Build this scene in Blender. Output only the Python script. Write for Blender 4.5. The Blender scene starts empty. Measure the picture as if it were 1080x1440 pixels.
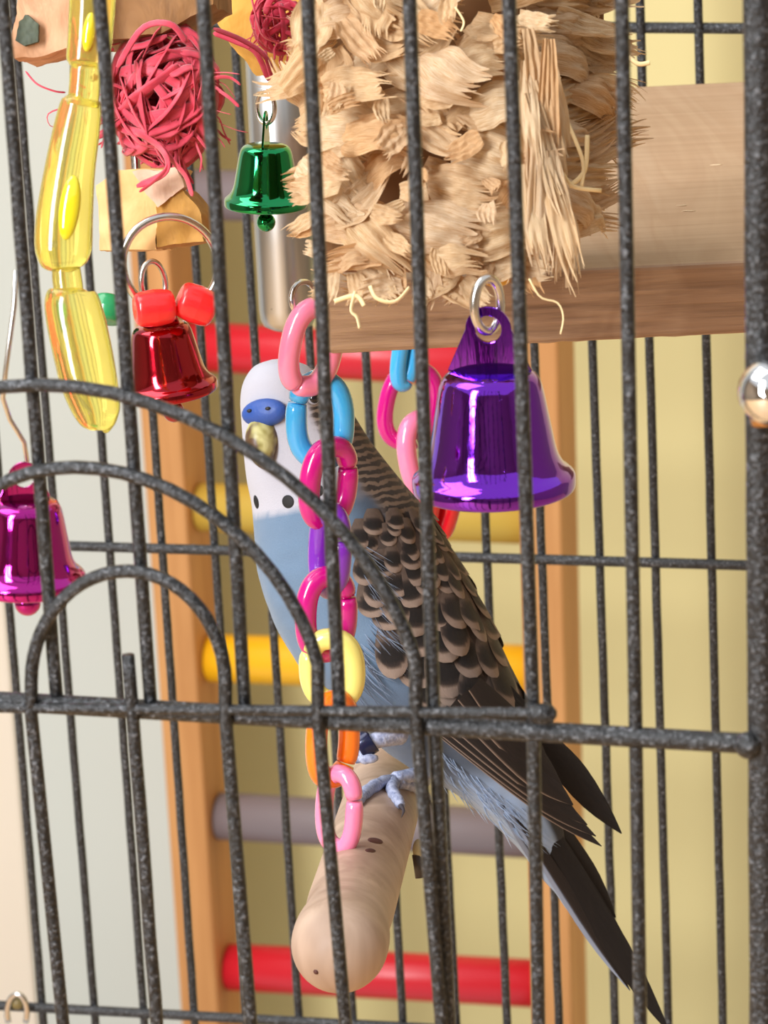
import bpy, bmesh, math, random
from mathutils import Vector, Matrix, noise
random.seed(7)
R = math.radians
D = bpy.data
SC = bpy.context.scene
COL = SC.collection

# ------------------------------------------------------------------ camera
F = 5000.0                      # focal length in pixels of the 1080 x 1440 frame
PITCH, ROLL = R(16.4), R(2.6)
CAM = Vector((0, 0, 1.45))
fwd = Vector((0, math.cos(PITCH), -math.sin(PITCH)))
r0 = Vector((1, 0, 0)); u0 = r0.cross(fwd)
rt = r0 * math.cos(ROLL) - u0 * math.sin(ROLL)
up = u0 * math.cos(ROLL) + r0 * math.sin(ROLL)
cam_d = D.cameras.new('camera'); cam = D.objects.new('camera', cam_d); COL.objects.link(cam)
cam_d.sensor_fit = 'VERTICAL'; cam_d.sensor_height = 36.0; cam_d.lens = F / 1440 * 36.0
cam_d.clip_start = 0.01
cam.matrix_world = Matrix((rt, up, -fwd)).transposed().to_4x4()
cam.location = CAM
cam_d.dof.use_dof = True; cam_d.dof.focus_distance = 0.722
cam_d.dof.aperture_fstop = (F / 1440 * 0.036) / 0.0023
SC.camera = cam

# ------------------------------------------------------------------ light and exposure
SC.view_settings.view_transform = 'Standard'; SC.view_settings.look = 'None'
SC.view_settings.gamma = 1.0; SC.view_settings.use_curve_mapping = False
SC.view_settings.exposure = -0.28
W = D.worlds.new('room_light'); SC.world = W; W.use_nodes = True
W.node_tree.nodes['Background'].inputs[0].default_value = (0.97, 0.98, 1.0, 1)
W.node_tree.nodes['Background'].inputs[1].default_value = 0.95

def area_light(name, loc, target, sx, sy, power, color):
    l = D.lights.new(name, 'AREA'); l.shape = 'RECTANGLE'; l.size = sx; l.size_y = sy
    l.energy = power; l.color = color
    o = D.objects.new(name, l); COL.objects.link(o); o.location = loc
    o.rotation_euler = (Vector(target) - Vector(loc)).to_track_quat('-Z', 'Y').to_euler()
    return o
area_light('window_daylight', (-1.0, -0.50, 1.95), (0.0, 0.75, 1.2), 0.34, 1.2, 54, (0.95, 0.97, 1.0))
area_light('added_overhead_light', (-0.75, 0.75, 2.45), (0.05, 1.05, 1.15), 0.9, 0.9, 15, (1.0, 0.98, 0.95))  # light added overhead to brighten the wall and upward faces

# ------------------------------------------------------------------ projection helpers
def ray(px, py):
    return (rt * ((px - 540) / F) - up * ((py - 720) / F) + fwd)
def at(px, py, z):
    return CAM + ray(px, py) * z
YAW = R(15)
PD = Vector((math.cos(YAW), -math.sin(YAW), 0))      # along the cage, to the right and nearer
PN = Vector((-math.sin(YAW), -math.cos(YAW), 0))     # out of the cage, towards the viewer
UZ = Vector((0, 0, 1))
def onplane(px, py, z, off=0.0):
    p0 = at(540, 720, z) + PN * off
    d = ray(px, py)
    return CAM + d * ((p0 - CAM).dot(PN) / d.dot(PN))
def onz(px, py, zz):
    d = ray(px, py)
    return CAM + d * ((zz - CAM.z) / d.z)
ZF, ZK = 0.545, 0.99      # front and back of the cage, depth along the view axis

# ------------------------------------------------------------------ mesh helpers
def link(name, verts, faces, m=None, parent=None, smooth=True, uvs=None):
    me = D.meshes.new(name); me.from_pydata([tuple(v) for v in verts], [], faces)
    if uvs is not None:
        ul = me.uv_layers.new(name='UVMap')
        li = [0] * len(me.loops); me.loops.foreach_get('vertex_index', li)
        flat = []
        for i in li: flat += [uvs[i][0], uvs[i][1]]
        ul.data.foreach_set('uv', flat)
    if smooth: me.polygons.foreach_set('use_smooth', [True] * len(me.polygons))
    if m: me.materials.append(m)
    me.update()
    o = D.objects.new(name, me); COL.objects.link(o)
    if parent: adopt(o, parent)
    return o
def adopt(o, parent):
    o.parent = parent
    o.matrix_parent_inverse = WM(parent).inverted()
def WM(o):
    m = Matrix.LocRotScale(o.location, o.rotation_euler, o.scale)
    if o.parent: m = WM(o.parent) @ o.matrix_parent_inverse @ m
    return m
def thing(name, label, cat, loc, group=None):
    o = D.objects.new(name, None); COL.objects.link(o); o.location = loc
    o.empty_display_size = 0.01
    return tag(o, label, cat, group)
def tag(o, label=None, cat=None, group=None, kind=None):
    if label: o['label'] = label
    if cat: o['category'] = cat
    if group: o['group'] = group
    if kind: o['kind'] = kind
    return o
def bevel(o, w, seg=2):
    b = o.modifiers.new('bevel', 'BEVEL'); b.width = w; b.segments = seg; b.limit_method = 'ANGLE'
    return o
def frames(pts, closed=False, up_hint=None):
    n = len(pts); T = []
    for i in range(n):
        a = pts[(i - 1) % n] if (closed or i > 0) else pts[i]
        b = pts[(i + 1) % n] if (closed or i < n - 1) else pts[i]
        t = (b - a); T.append(t.normalized() if t.length > 1e-12 else Vector((0, 0, 1)))
    h = up_hint or Vector((0, 0, 1))
    if abs(h.dot(T[0])) > 0.95: h = Vector((1, 0, 0)) if abs(T[0].x) < 0.9 else Vector((0, 1, 0))
    x = (h - T[0] * h.dot(T[0])).normalized(); out = []
    for i in range(n):
        x = (x - T[i] * x.dot(T[i]))
        x = x.normalized() if x.length > 1e-9 else T[i].orthogonal().normalized()
        out.append((T[i], x, T[i].cross(x)))
    return out
def tube_geo(pts, rad, n=10, closed=False, cap=True, flat=1.0, up_hint=None):
    pts = [Vector(p) for p in pts]; m = len(pts); fr = frames(pts, closed, up_hint)
    V, Fc, UV = [], [], []
    for i, p in enumerate(pts):
        r = rad[i] if isinstance(rad, (list, tuple)) else rad
        for k in range(n):
            a = 2 * math.pi * k / n
            V.append(p + fr[i][1] * (r * math.cos(a)) + fr[i][2] * (r * flat * math.sin(a)))
            UV.append((i / max(1, m - 1), k / n))
    for i in range(m if closed else m - 1):
        j = (i + 1) % m
        for k in range(n):
            l = (k + 1) % n
            Fc.append((i * n + k, i * n + l, j * n + l, j * n + k))
    if cap and not closed:
        Fc.append(tuple(range(n - 1, -1, -1))); Fc.append(tuple((m - 1) * n + k for k in range(n)))
    return V, Fc, UV
def tube(name, pts, rad, m, parent=None, n=10, **k):
    V, Fc, UV = tube_geo(pts, rad, n, **k)
    return link(name, V, Fc, m, parent, True, UV)
def crv(pts, n):
    """Catmull-Rom through tuples or vectors; returns n + 1 samples."""
    P = [list(p) for p in pts]; out = []; m = len(P)
    for i in range(n + 1):
        u = i / n * (m - 1); k = min(int(u), m - 2); f = u - k
        a, b, c, d = P[max(k - 1, 0)], P[k], P[k + 1], P[min(k + 2, m - 1)]
        out.append([0.5 * (2 * b[q] + (c[q] - a[q]) * f + (2 * a[q] - 5 * b[q] + 4 * c[q] - d[q]) * f * f
                           + (3 * b[q] - a[q] - 3 * c[q] + d[q]) * f ** 3) for q in range(len(b))])
    return out
def vcrv(pts, n): return [Vector(p) for p in crv(pts, n)]
def lathe_geo(prof, base, axis, n=40, side=None):
    axis = axis.normalized(); x = axis.orthogonal().normalized()
    if side is not None: x = (side - axis * side.dot(axis)).normalized()
    y = axis.cross(x); V, Fc, UV = [], [], []
    for i, (r, z) in enumerate(prof):
        for k in range(n):
            a = 2 * math.pi * k / n
            V.append(base + axis * z + x * (r * math.cos(a)) + y * (r * math.sin(a))); UV.append((k / n, i / len(prof)))
    for i in range(len(prof) - 1):
        for k in range(n):
            l = (k + 1) % n
            Fc.append((i * n + k, i * n + l, (i + 1) * n + l, (i + 1) * n + k))
    if prof[0][0] > 1e-7: Fc.append(tuple(range(n - 1, -1, -1)))
    if prof[-1][0] > 1e-7: Fc.append(tuple((len(prof) - 1) * n + k for k in range(n)))
    return V, Fc, UV
def lathe(name, prof, base, axis, m, parent=None, n=40, side=None):
    V, Fc, UV = lathe_geo(prof, base, axis, n, side)
    return link(name, V, Fc, m, parent, True, UV)
def ball(name, c, r, m, parent=None, n=20, sq=(1, 1, 1), axes=None):
    ax = axes or (Vector((1, 0, 0)), Vector((0, 1, 0)), Vector((0, 0, 1)))
    V, Fc = [], []
    h = n // 2
    for i in range(1, h):
        t = math.pi * i / h
        for k in range(n):
            a = 2 * math.pi * k / n
            V.append(c + ax[0] * (r * sq[0] * math.sin(t) * math.cos(a)) + ax[1] * (r * sq[1] * math.sin(t) * math.sin(a)) + ax[2] * (r * sq[2] * math.cos(t)))
    for i in range(h - 2):
        for k in range(n):
            l = (k + 1) % n
            Fc.append((i * n + k, (i + 1) * n + k, (i + 1) * n + l, i * n + l))
    a = len(V); V.append(c + ax[2] * (r * sq[2])); V.append(c - ax[2] * (r * sq[2]))
    for k in range(n):
        l = (k + 1) % n
        Fc.append((a, k, l)); Fc.append((a + 1, (h - 2) * n + l, (h - 2) * n + k))
    return link(name, V, Fc, m, parent)
def box_geo(c, ex, ey, ez):
    V = [c + ex * i + ey * j + ez * k for i in (-1, 1) for j in (-1, 1) for k in (-1, 1)]
    Fc = [(0, 1, 3, 2), (4, 6, 7, 5), (0, 4, 5, 1), (2, 3, 7, 6), (0, 2, 6, 4), (1, 5, 7, 3)]
    return V, Fc
def box(name, c, ex, ey, ez, m, parent=None, bev=0.0):
    """ex, ey, ez are half-extents as vectors, right handed."""
    if ex.cross(ey).dot(ez) < 0: ez = -ez
    V, Fc = box_geo(c, ex, ey, ez)
    o = link(name, V, Fc, m, parent, False)
    if bev: bevel(o, bev, 3)
    return o

# ------------------------------------------------------------------ materials
def srgb(r, g, b):
    f = lambda c: (c / 255) / 12.92 if c <= 10 else ((c / 255 + 0.055) / 1.055) ** 2.4
    return (f(r), f(g), f(b), 1)
class Mat:
    def __init__(s, name, col=(0.5, 0.5, 0.5, 1), rough=0.5, metal=0.0, **kw):
        s.m = D.materials.new(name); s.m.use_nodes = True
        s.nt = s.m.node_tree; s.b = s.nt.nodes['Principled BSDF']; s.out = s.nt.nodes['Material Output']
        s.set('Base Color', col); s.set('Roughness', rough); s.set('Metallic', metal)
        for k, v in kw.items(): s.set(k.replace('_', ' '), v)
    def set(s, k, v): s.b.inputs[k].default_value = v
    def n(s, t, **kw):
        x = s.nt.nodes.new(t)
        for k, v in kw.items():
            if k in x.inputs: x.inputs[k].default_value = v
            else: setattr(x, k, v)
        return x
    def l(s, a, b): s.nt.links.new(a, b)
    def coord(s, kind='Object', scale=(1, 1, 1), rot=(0, 0, 0)):
        t = s.n('ShaderNodeTexCoord'); mp = s.n('ShaderNodeMapping')
        mp.inputs['Scale'].default_value = scale; mp.inputs['Rotation'].default_value = rot
        s.l(t.outputs[kind], mp.inputs['Vector']); return mp.outputs[0]
    def noise(s, vec, scale, detail=3, rough=0.6, dist=0.0):
        x = s.n('ShaderNodeTexNoise'); x.inputs['Scale'].default_value = scale; x.inputs['Detail'].default_value = detail
        x.inputs['Roughness'].default_value = rough; x.inputs['Distortion'].default_value = dist
        if vec: s.l(vec, x.inputs['Vector'])
        return x.outputs['Fac']
    def ramp(s, fac, stops):
        x = s.n('ShaderNodeValToRGB'); e = x.color_ramp.elements
        while len(e) < len(stops): e.new(0.5)
        for i, (p, c) in enumerate(stops): e[i].position = p; e[i].color = c
        s.l(fac, x.inputs[0]); return x.outputs[0]
    def mix(s, fac, a, b, mode='MIX'):
        x = s.n('ShaderNodeMix', data_type='RGBA', blend_type=mode)
        for sock, v in ((x.inputs['Factor'], fac), (x.inputs[6], a), (x.inputs[7], b)):
            if hasattr(v, 'links') or hasattr(v, 'is_linked'): s.l(v, sock)
            else: sock.default_value = v
        return x.outputs[2]
    def base(s, c): s.l(c, s.b.inputs['Base Color'])
    def bump(s, h, strength=0.3, dist=0.0005):
        x = s.n('ShaderNodeBump'); x.inputs['Strength'].default_value = strength; x.inputs['Distance'].default_value = dist
        s.l(h, x.inputs['Height']); s.l(x.outputs[0], s.b.inputs['Normal'])

def wood(name, c1, c2, along, fine=1.0, rough=0.6, bumpd=0.0004):
    """grain runs along the object axis named in 'along' (0, 1, 2)"""
    M = Mat(name, c1, rough)
    sc = [220 * fine] * 3; sc[along] = 9 * fine
    v = M.coord('Object', tuple(sc))
    a = M.noise(v, 1.0, 4, 0.65, 0.4)
    sc2 = [30 * fine] * 3; sc2[along] = 5 * fine
    b = M.noise(M.coord('Object', tuple(sc2)), 1.0, 3, 0.6, 1.2)
    g = M.ramp(a, [(0.3, c2), (0.66, c1)])
    mu = M.mix(1.0, g, M.ramp(b, [(0.35, (1, 1, 1, 1)), (0.7, (0.82, 0.76, 0.70, 1))]), 'MULTIPLY')
    M.base(mu); M.bump(a, 0.5, bumpd)
    return M.m

def iron():
    M = Mat('hammered_black_iron', (0.035, 0.037, 0.04, 1), 0.5)
    v = M.coord('Object')
    a = M.noise(v, 1300, 3, 0.7); b = M.noise(v, 420, 2, 0.5)
    M.base(M.ramp(a, [(0.42, (0.006, 0.0064, 0.0074, 1)), (0.54, (0.014, 0.015, 0.017, 1)), (0.62, (0.085, 0.09, 0.10, 1)), (0.74, (0.26, 0.27, 0.285, 1))]))  # pale specks in the base colour stand in for glints on the hammering
    M.bump(M.mix(0.5, a, b), 1.0, 0.0009)
    M.set('Specular IOR Level', 0.55); M.set('Roughness', 0.34)
    return M.m
IRON = iron()
def plain(name, col, rough=0.4, **k): return Mat(name, col, rough, **k).m
def plastic(name, col):
    M = Mat(name, col, 0.2, Coat_Weight=0.7, Coat_Roughness=0.06)
    M.set('Subsurface Weight', 0.25); M.set('Subsurface Scale', 0.003); M.set('Subsurface Radius', (1, 0.6, 0.5))
    return M.m
def foil(name, col, rough=0.07):
    M = Mat(name, col, rough, 1.0)
    v = M.coord('Object', (1, 1, 0.12)); M.bump(M.noise(v, 700, 3, 0.6), 0.10, 0.0003); M.set('Coat Weight', 0.6); M.set('Coat Roughness', 0.05)
    return M.m
STEEL = Mat('bright_steel_wire', (0.72, 0.70, 0.67, 1), 0.22, 1.0).m

# ================================================================== the setting
def painted(name, c, var=0.06):
    M = Mat(name, c, 0.75); v = M.coord('Object')
    M.base(M.ramp(M.noise(v, 6, 2, 0.5), [(0.3, tuple(x * (1 - var) for x in c[:3]) + (1,)), (0.7, c)]))
    M.bump(M.noise(v, 400, 2), 0.15, 0.0004); return M.m
WALLY = painted('yellow_wall_paint', srgb(228, 211, 150))
CREAM = painted('cream_paint', srgb(200, 201, 190), 0.03)
ZW, ZL = 1.88, 1.60
LS = ZL / 1.38
wc = at(540, 720, ZW); 
box('wall_back', wc - PN * 0.02 + UZ * 0.0, PD * 1.3, PN * 0.02, UZ * 1.2, WALLY)['kind'] = 'structure'
# cream door leaf standing in front of the yellow wall, left of the ladder
e = onplane(236, 1000, 1.70); dl = onplane(18, 1000, 1.70)
wdt = (e - dl).length
door = box('door_1', e - PD * (wdt / 2) + UZ * 0.0 - PN * 0.02, PD * (wdt / 2 - 0.0006), PN * 0.02, UZ * 1.1, CREAM, bev=0.002)
door['kind'] = 'structure'
dj = box('trim_1', dl - PD * 0.26 - PN * 0.022, PD * 0.2594, PN * 0.02, UZ * 1.1, painted('beige_paint', srgb(228, 212, 190), 0.03), bev=0.002)
dj['kind'] = 'structure'
fl = box('bounce_tabletop', Vector((0, 0.22, 0.965)), Vector((0.9, 0, 0)), Vector((0, 0.74, 0)), Vector((0, 0, 0.015)), wood('honey_table_wood', srgb(222, 186, 140), srgb(196, 156, 112), 0))  # unseen tabletop added under the cage to bounce warm light upward
fl['kind'] = 'structure'
# the rest of the room, behind and beside the camera
DIM = painted('taupe_wall_paint', srgb(150, 132, 112))
for nm, c, ex, ey in (('wall_front', (0, -1.1, 1.3), (1.7, 0, 0), (0, 0.02, 0)), ('wall_left', (-1.68, 0.3, 1.3), (0.02, 0, 0), (0, 1.38, 0)), ('wall_right', (1.3, 0.2, 1.3), (0.02, 0, 0), (0, 1.28, 0))):
    box(nm, Vector(c), Vector(ex), Vector(ey), Vector((0, 0, 0.9)), DIM)['kind'] = 'structure'

# ================================================================== ladder behind the cage
RAILW = wood('orange_pine', srgb(212, 152, 90), srgb(190, 130, 70), 2, 0.6)
lad = thing('toy_ladder', 'blurred pine ladder with coloured round rungs behind the cage', 'ladder', onplane(520, 1700, ZL))
def rail_axis(x0, x1):
    a = onplane(x0 + (x0 - x1) / 800 * 900, -300, ZL); b = onplane(x1 + (x1 - x0) / 800 * 300, 1700, ZL); return a, b
rails = []
for x0, x1 in ((226, 279), (757, 775)):
    a, b = rail_axis(x0, x1); ax = (a - b) / 2; c = (a + b) / 2
    box('rail', c - PN * 0.016 * LS, PD * 0.0082 * LS, PN * 0.016 * LS, ax, RAILW, lad, 0.0015); rails.append((a, b))
def lerp_at(px_y, which):
    a, b = rails[which]; lo, hi = 0.0, 1.0
    for _ in range(30):
        t = (lo + hi) / 2; p = a.lerp(b, t); d = p - CAM
        y = 720 - d.dot(up) / d.dot(fwd) * F
        if y < px_y: lo = t
        else: hi = t
    return a.lerp(b, lo)
RUNG = {'red': plain('red_rung_paint', srgb(205, 28, 42), 0.35), 'yellow': plain('yellow_rung_paint', srgb(240, 176, 20), 0.4),
        'grey': plain('grey_rung_paint', srgb(122, 108, 108), 0.5), 'olive': plain('olive_rung_paint', srgb(196, 160, 62), 0.5)}
for yl, yr, cn in ((284, 302, 'grey'), (500, 528, 'red'), (728, 748, 'olive'), (942, 962, 'yellow'), (1166, 1196, 'grey'), (1380, 1408, 'red'), (1590, 1620, 'olive')):
    a = lerp_at(yl, 0) - (PN * 0.016 - PD * 0.0082) * LS; b = lerp_at(yr, 1) - (PN * 0.016 + PD * 0.0082) * LS
    tag(tube('rung', [a, a + (b - a).normalized() * 0.001, b - (b - a).normalized() * 0.001, b], [q * LS for q in (0.0088, 0.0098, 0.0098, 0.0088)], RUNG[cn], lad, 24), cn + ' painted rung')

# ================================================================== the cage
cage = thing('birdcage', 'black hammered-metal birdcage with an arched wire door', 'birdcage', onplane(540, 1600, 0.75))
def line_at(x0, y0, x1, y1, y): return x0 + (x1 - x0) * (y - y0) / (y1 - y0)
def wire(name, x0, y0, x1, y1, z, rad, off=0.0, parent=None, n=10):
    a, b = onplane(x0, y0, z, off), onplane(x1, y1, z, off)
    k = max(2, int((b - a).length / 0.004)); ph = random.random() * 9
    pts = []
    for i in range(k + 1):
        p = a.lerp(b, i / k)
        w = noise.noise(Vector((ph, i * 0.35, 0))) * 0.00012
        pts.append(p + PD * w)
    return tube(name, pts, rad, IRON, parent or cage, n)
def rail_y(x): return 986 + (1046 - 986) * x / 1060.0       # the cross rail of the front
RB = 0.00108
# upper front bars (end on the cross rail) and the ones that run on below it
for i, (x0, x1) in enumerate(((6, 75), (143, 207), (288, 340), (434, 474), (577, 607), (717, 747), (875, 892))):
    xt = line_at(x0, 30, x1, 920, -160)
    if i < 4:
        xb = line_at(x0, 30, x1, 920, rail_y(x1 + 5)); wire('bar', xt, -160, xb, rail_y(xb), ZF, RB)
    else:
        x2 = (0, 0, 0, 0, 630, 757, 900)[i]
        xm = line_at(x0, 30, x1, 920, 985)
        pa, pm, pe = onplane(xt, -160, ZF), onplane(xm, 985, ZF), onplane(line_at(xm, 985, x2, 1410, 1600), 1600, ZF)
        tube('bar', [pa.lerp(pm, k / 30) for k in range(30)] + [pm.lerp(pe, k / 18) for k in range(19)], RB, IRON, cage, 10)
wire('rail', -260, rail_y(-260), 1062, rail_y(1062), ZF, 0.00165, 0.0002)
wire('corner_post', 1065, -160, 1074, 1600, ZF, 0.00215, 0.0012, n=16)
ball('joint', onplane(1052, 1048, ZF, 0.003), 0.0021, IRON, cage, 14)
# the door: concentric arches whose legs run down in front of the rail
gate = wire('door', -260, 992, 772, 1003, ZF, 0.0009, 0.0022)
def arch(lx, rx, cx, apex, lyb, ryb, lx2, rx2, spring):
    """left leg x, right leg x at the rail, apex y"""
    pts = []
    c0 = (lx + rx) / 2
    def P(px, py): return onplane(px, py, ZF, 0.0022)
    pts.append(P(lx2, 1600)); pts.append(P(lx + (lx2 - lx) * 0.45, 1270))
    pts.append(P(lx, 1005))
    N = 26
    for i in range(N + 1):
        a = math.pi - math.pi * i / N
        x = cx + (rx - lx) / 2 * math.cos(a) + (c0 - cx) * (1 - math.sin(a))
        y = spring - (spring - apex) * math.sin(a)
        pts.append(P(x, y))
    pts.append(P(rx, 1005)); pts.append(P(rx + (rx2 - rx) * 0.45, 1270)); pts.append(P(rx2, 1600))
    fine = []
    for i in range(len(pts) - 1):
        k = max(1, int((pts[i + 1] - pts[i]).length / 0.006))
        for q in range(k): fine.append(pts[i].lerp(pts[i + 1], q / k))
    fine.append(pts[-1])
    tube('arch_bar', fine, RB, IRON, gate, 10)
arch(44, 317, 178, 803, 0, 0, 105, 366, 960)
arch(-98, 447, 105, 657, 0, 0, -30, 500, 935)
arch(-240, 585, 55, 541, 0, 0, -170, 634, 930)
wire('center_bar', 180, 921, 233, 1600, ZF, RB, 0.0022, gate)
ball('hinge', onplane(763, 1004, ZF, 0.0022), 0.0019, IRON, gate, 14, (1.2, 0.8, 0.9))
# back panel
for x510, x1410 in ((-92, -12), (-15, 59), (59, 132), (135, 201), (210, 272), (285, 345), (360, 419), (437, 495), (515, 565), (594, 640), (673, 712), (752, 785), (834, 864), (914, 939), (994, 1016), (1075, 1094)):
    wire('bar', line_at(x510, 510, x1410, 1410, -150), -150, line_at(x510, 510, x1410, 1410, 1580), 1580, ZK, 0.00122)
for y0, y1 in ((32, 40), (765, 795), (1414, 1470)):
    wire('rail', -200, y0 - (y1 - y0) * 0.19, 1200, y1 + (y1 - y0) * 0.14, ZK, 0.0015, 0.002 if y0 > 700 else -0.0015)
# feeder clip low on the back panel
clip = thing('cage_clip', 'small olive and steel clip hanging on the low back rail', 'clip', onplane(24, 1420, ZK, 0.006))
V = [onplane(24 + 14 * math.cos(a), 1424 - 26 * math.sin(a), ZK, 0.006) for a in [R(q) for q in range(-30, 211, 16)]]
tube('wire_loop', V, 0.0009, STEEL, clip, 8)
ball('knob', onplane(25, 1410, ZK, 0.004), 0.0022, plain('olive_plastic', srgb(118, 104, 62), 0.5), clip, 14)
# chrome latch on the corner post
lt = thing('latch_knob', 'shiny chrome latch knob on the thick corner post', 'latch', onplane(1084, 560, ZF, 0.0065))
CHROME = Mat('chrome', (0.85, 0.86, 0.88, 1), 0.06, 1.0).m
p = onplane(1085, 552, ZF, 0.0075)
lathe('knob', [(0.0, 0), (0.0032, 0.0004), (0.0046, 0.002), (0.005, 0.004), (0.0044, 0.006), (0.003, 0.0076), (0.0012, 0.0083), (0.0, 0.0085)], p - PN * 0.004, PN, CHROME, lt, 28)
tube('stem', [p - PN * 0.012, p - PN * 0.003], 0.0017, CHROME, lt, 14)
tube('collar', [onplane(1078, 577, ZF, 0.004), onplane(1081, 594, ZF, 0.004)], 0.0026, plain('brass', (0.75, 0.42, 0.18, 1), 0.25, metal=1.0), lt, 18)

# ================================================================== the wooden shelf board
BOARD = wood('sawn_pine', srgb(226, 186, 142), srgb(206, 160, 116), 0, 1.0, 0.65, 0.0003)
def board():
    z0 = at(750, 382, 0.70).z
    A, B = onz(448, 398, z0), onz(1046, 368, z0)
    e = (B - A).normalized(); A = A; B = A + e * 0.112
    far = onz(970, 118, z0); n = Vector((-e.y, e.x, 0)); dep = (far - A).dot(n)
    th = 0.0146
    M = Mat('sawn_pine', srgb(226, 186, 142), 0.65)
    v = M.coord('Object', (14, 260, 260)); a = M.noise(v, 1.0, 4, 0.65, 0.6)
    v2 = M.coord('Object', (48, 5, 26), (0, 0, R(8))); b = M.noise(v2, 1.0, 3, 0.55, 1.4)
    g = M.ramp(a, [(0.28, srgb(168, 136, 106)), (0.5, srgb(178, 146, 116)), (0.75, srgb(186, 154, 124))])
    rings = M.ramp(b, [(0.40, (1, 1, 1, 1)), (0.5, (0.90, 0.83, 0.77, 1)), (0.56, (1, 0.98, 0.95, 1)), (0.72, (0.90, 0.84, 0.79, 1))])
    M.base(M.mix(0.7, g, rings, 'MULTIPLY')); M.bump(a, 0.5, 0.0004)
    nx = 40
    S = Mat('rough_sawn_edge', srgb(176, 132, 98), 0.8)
    v = S.coord('Object', (20, 60, 420)); a = S.noise(v, 1.0, 4, 0.7, 0.5); w = S.noise(S.coord('Object', (60, 60, 60), (0, R(35), 0)), 1.0, 2, 0.5, 1.0)
    S.base(S.mix(0.8, S.ramp(a, [(0.3, srgb(128, 98, 74)), (0.6, srgb(174, 140, 110))]), S.ramp(w, [(0.42, (0.80, 0.74, 0.70, 1)), (0.55, (1, 1, 1, 1))]), 'MULTIPLY')); S.bump(a, 0.8, 0.0006)
    loc = A.lerp(B, 0.5) + n * (dep / 2) - UZ * th
    o = thing('shelf_board', 'thick sawn pine shelf board inside the cage', 'shelf', loc)
    o.rotation_euler = (0, 0, math.atan2(e.y, e.x))
    L = (B - A).length
    # rounded left end, slightly uneven lower edge
    prof = []
    for i in range(nx + 1):
        x = -L / 2 + L * i / nx
        low = -0.0 + 0.00025 * noise.noise(Vector((x * 400, 3, 0)))
        prof.append((x, low))
    verts, faces = [], []
    for j, y in enumerate((-dep / 2, dep / 2)):
        for i, (x, low) in enumerate(prof):
            sx = x + (0.0012 if i == 0 else 0)
            verts.append((sx, y, low)); verts.append((x, y, th))
    m2 = 2 * (nx + 1)
    for i in range(nx):
        a0 = 2 * i
        faces.append((a0, a0 + 2, a0 + 3, a0 + 1)); faces.append((m2 + a0, m2 + a0 + 1, m2 + a0 + 3, m2 + a0 + 2))
        faces.append((a0 + 1, a0 + 3, m2 + a0 + 3, m2 + a0 + 1)); faces.append((a0, m2 + a0, m2 + a0 + 2, a0 + 2))
    faces.append((0, 1, m2 + 1, m2)); faces.append((m2 - 2, 2 * m2 - 2, 2 * m2 - 1, m2 - 1))
    me = D.meshes.new('plank'); me.from_pydata(verts, [], faces); me.materials.append(M.m); me.materials.append(S.m); me.update()
    for pl in me.polygons:
        if abs(pl.normal.z) < 0.5: pl.material_index = 1
    ob = D.objects.new('plank', me); COL.objects.link(ob); ob.parent = o
    bevel(ob, 0.0009, 2)
    # wood crumbs lying on top
    CR = plain('shavings', srgb(236, 214, 176), 0.8)
    for q in range(9):
        x, y = random.uniform(0.0, 0.05), random.uniform(-dep * 0.42, dep * 0.1)
        pts = [Vector((x + 0.0012 * k * random.uniform(0.6, 1), y + 0.0005 * random.uniform(-1, 1), th + 0.00012)) for k in range(4)]
        V, Fc, UV = tube_geo(pts, [0.00004, 0.00013, 0.00013, 0.00004], 5)
        c = link('shaving', V, Fc, CR); c.parent = o
    return o, A, e, n, z0
BRD, BA, BE, BN, BZ = board()

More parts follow.
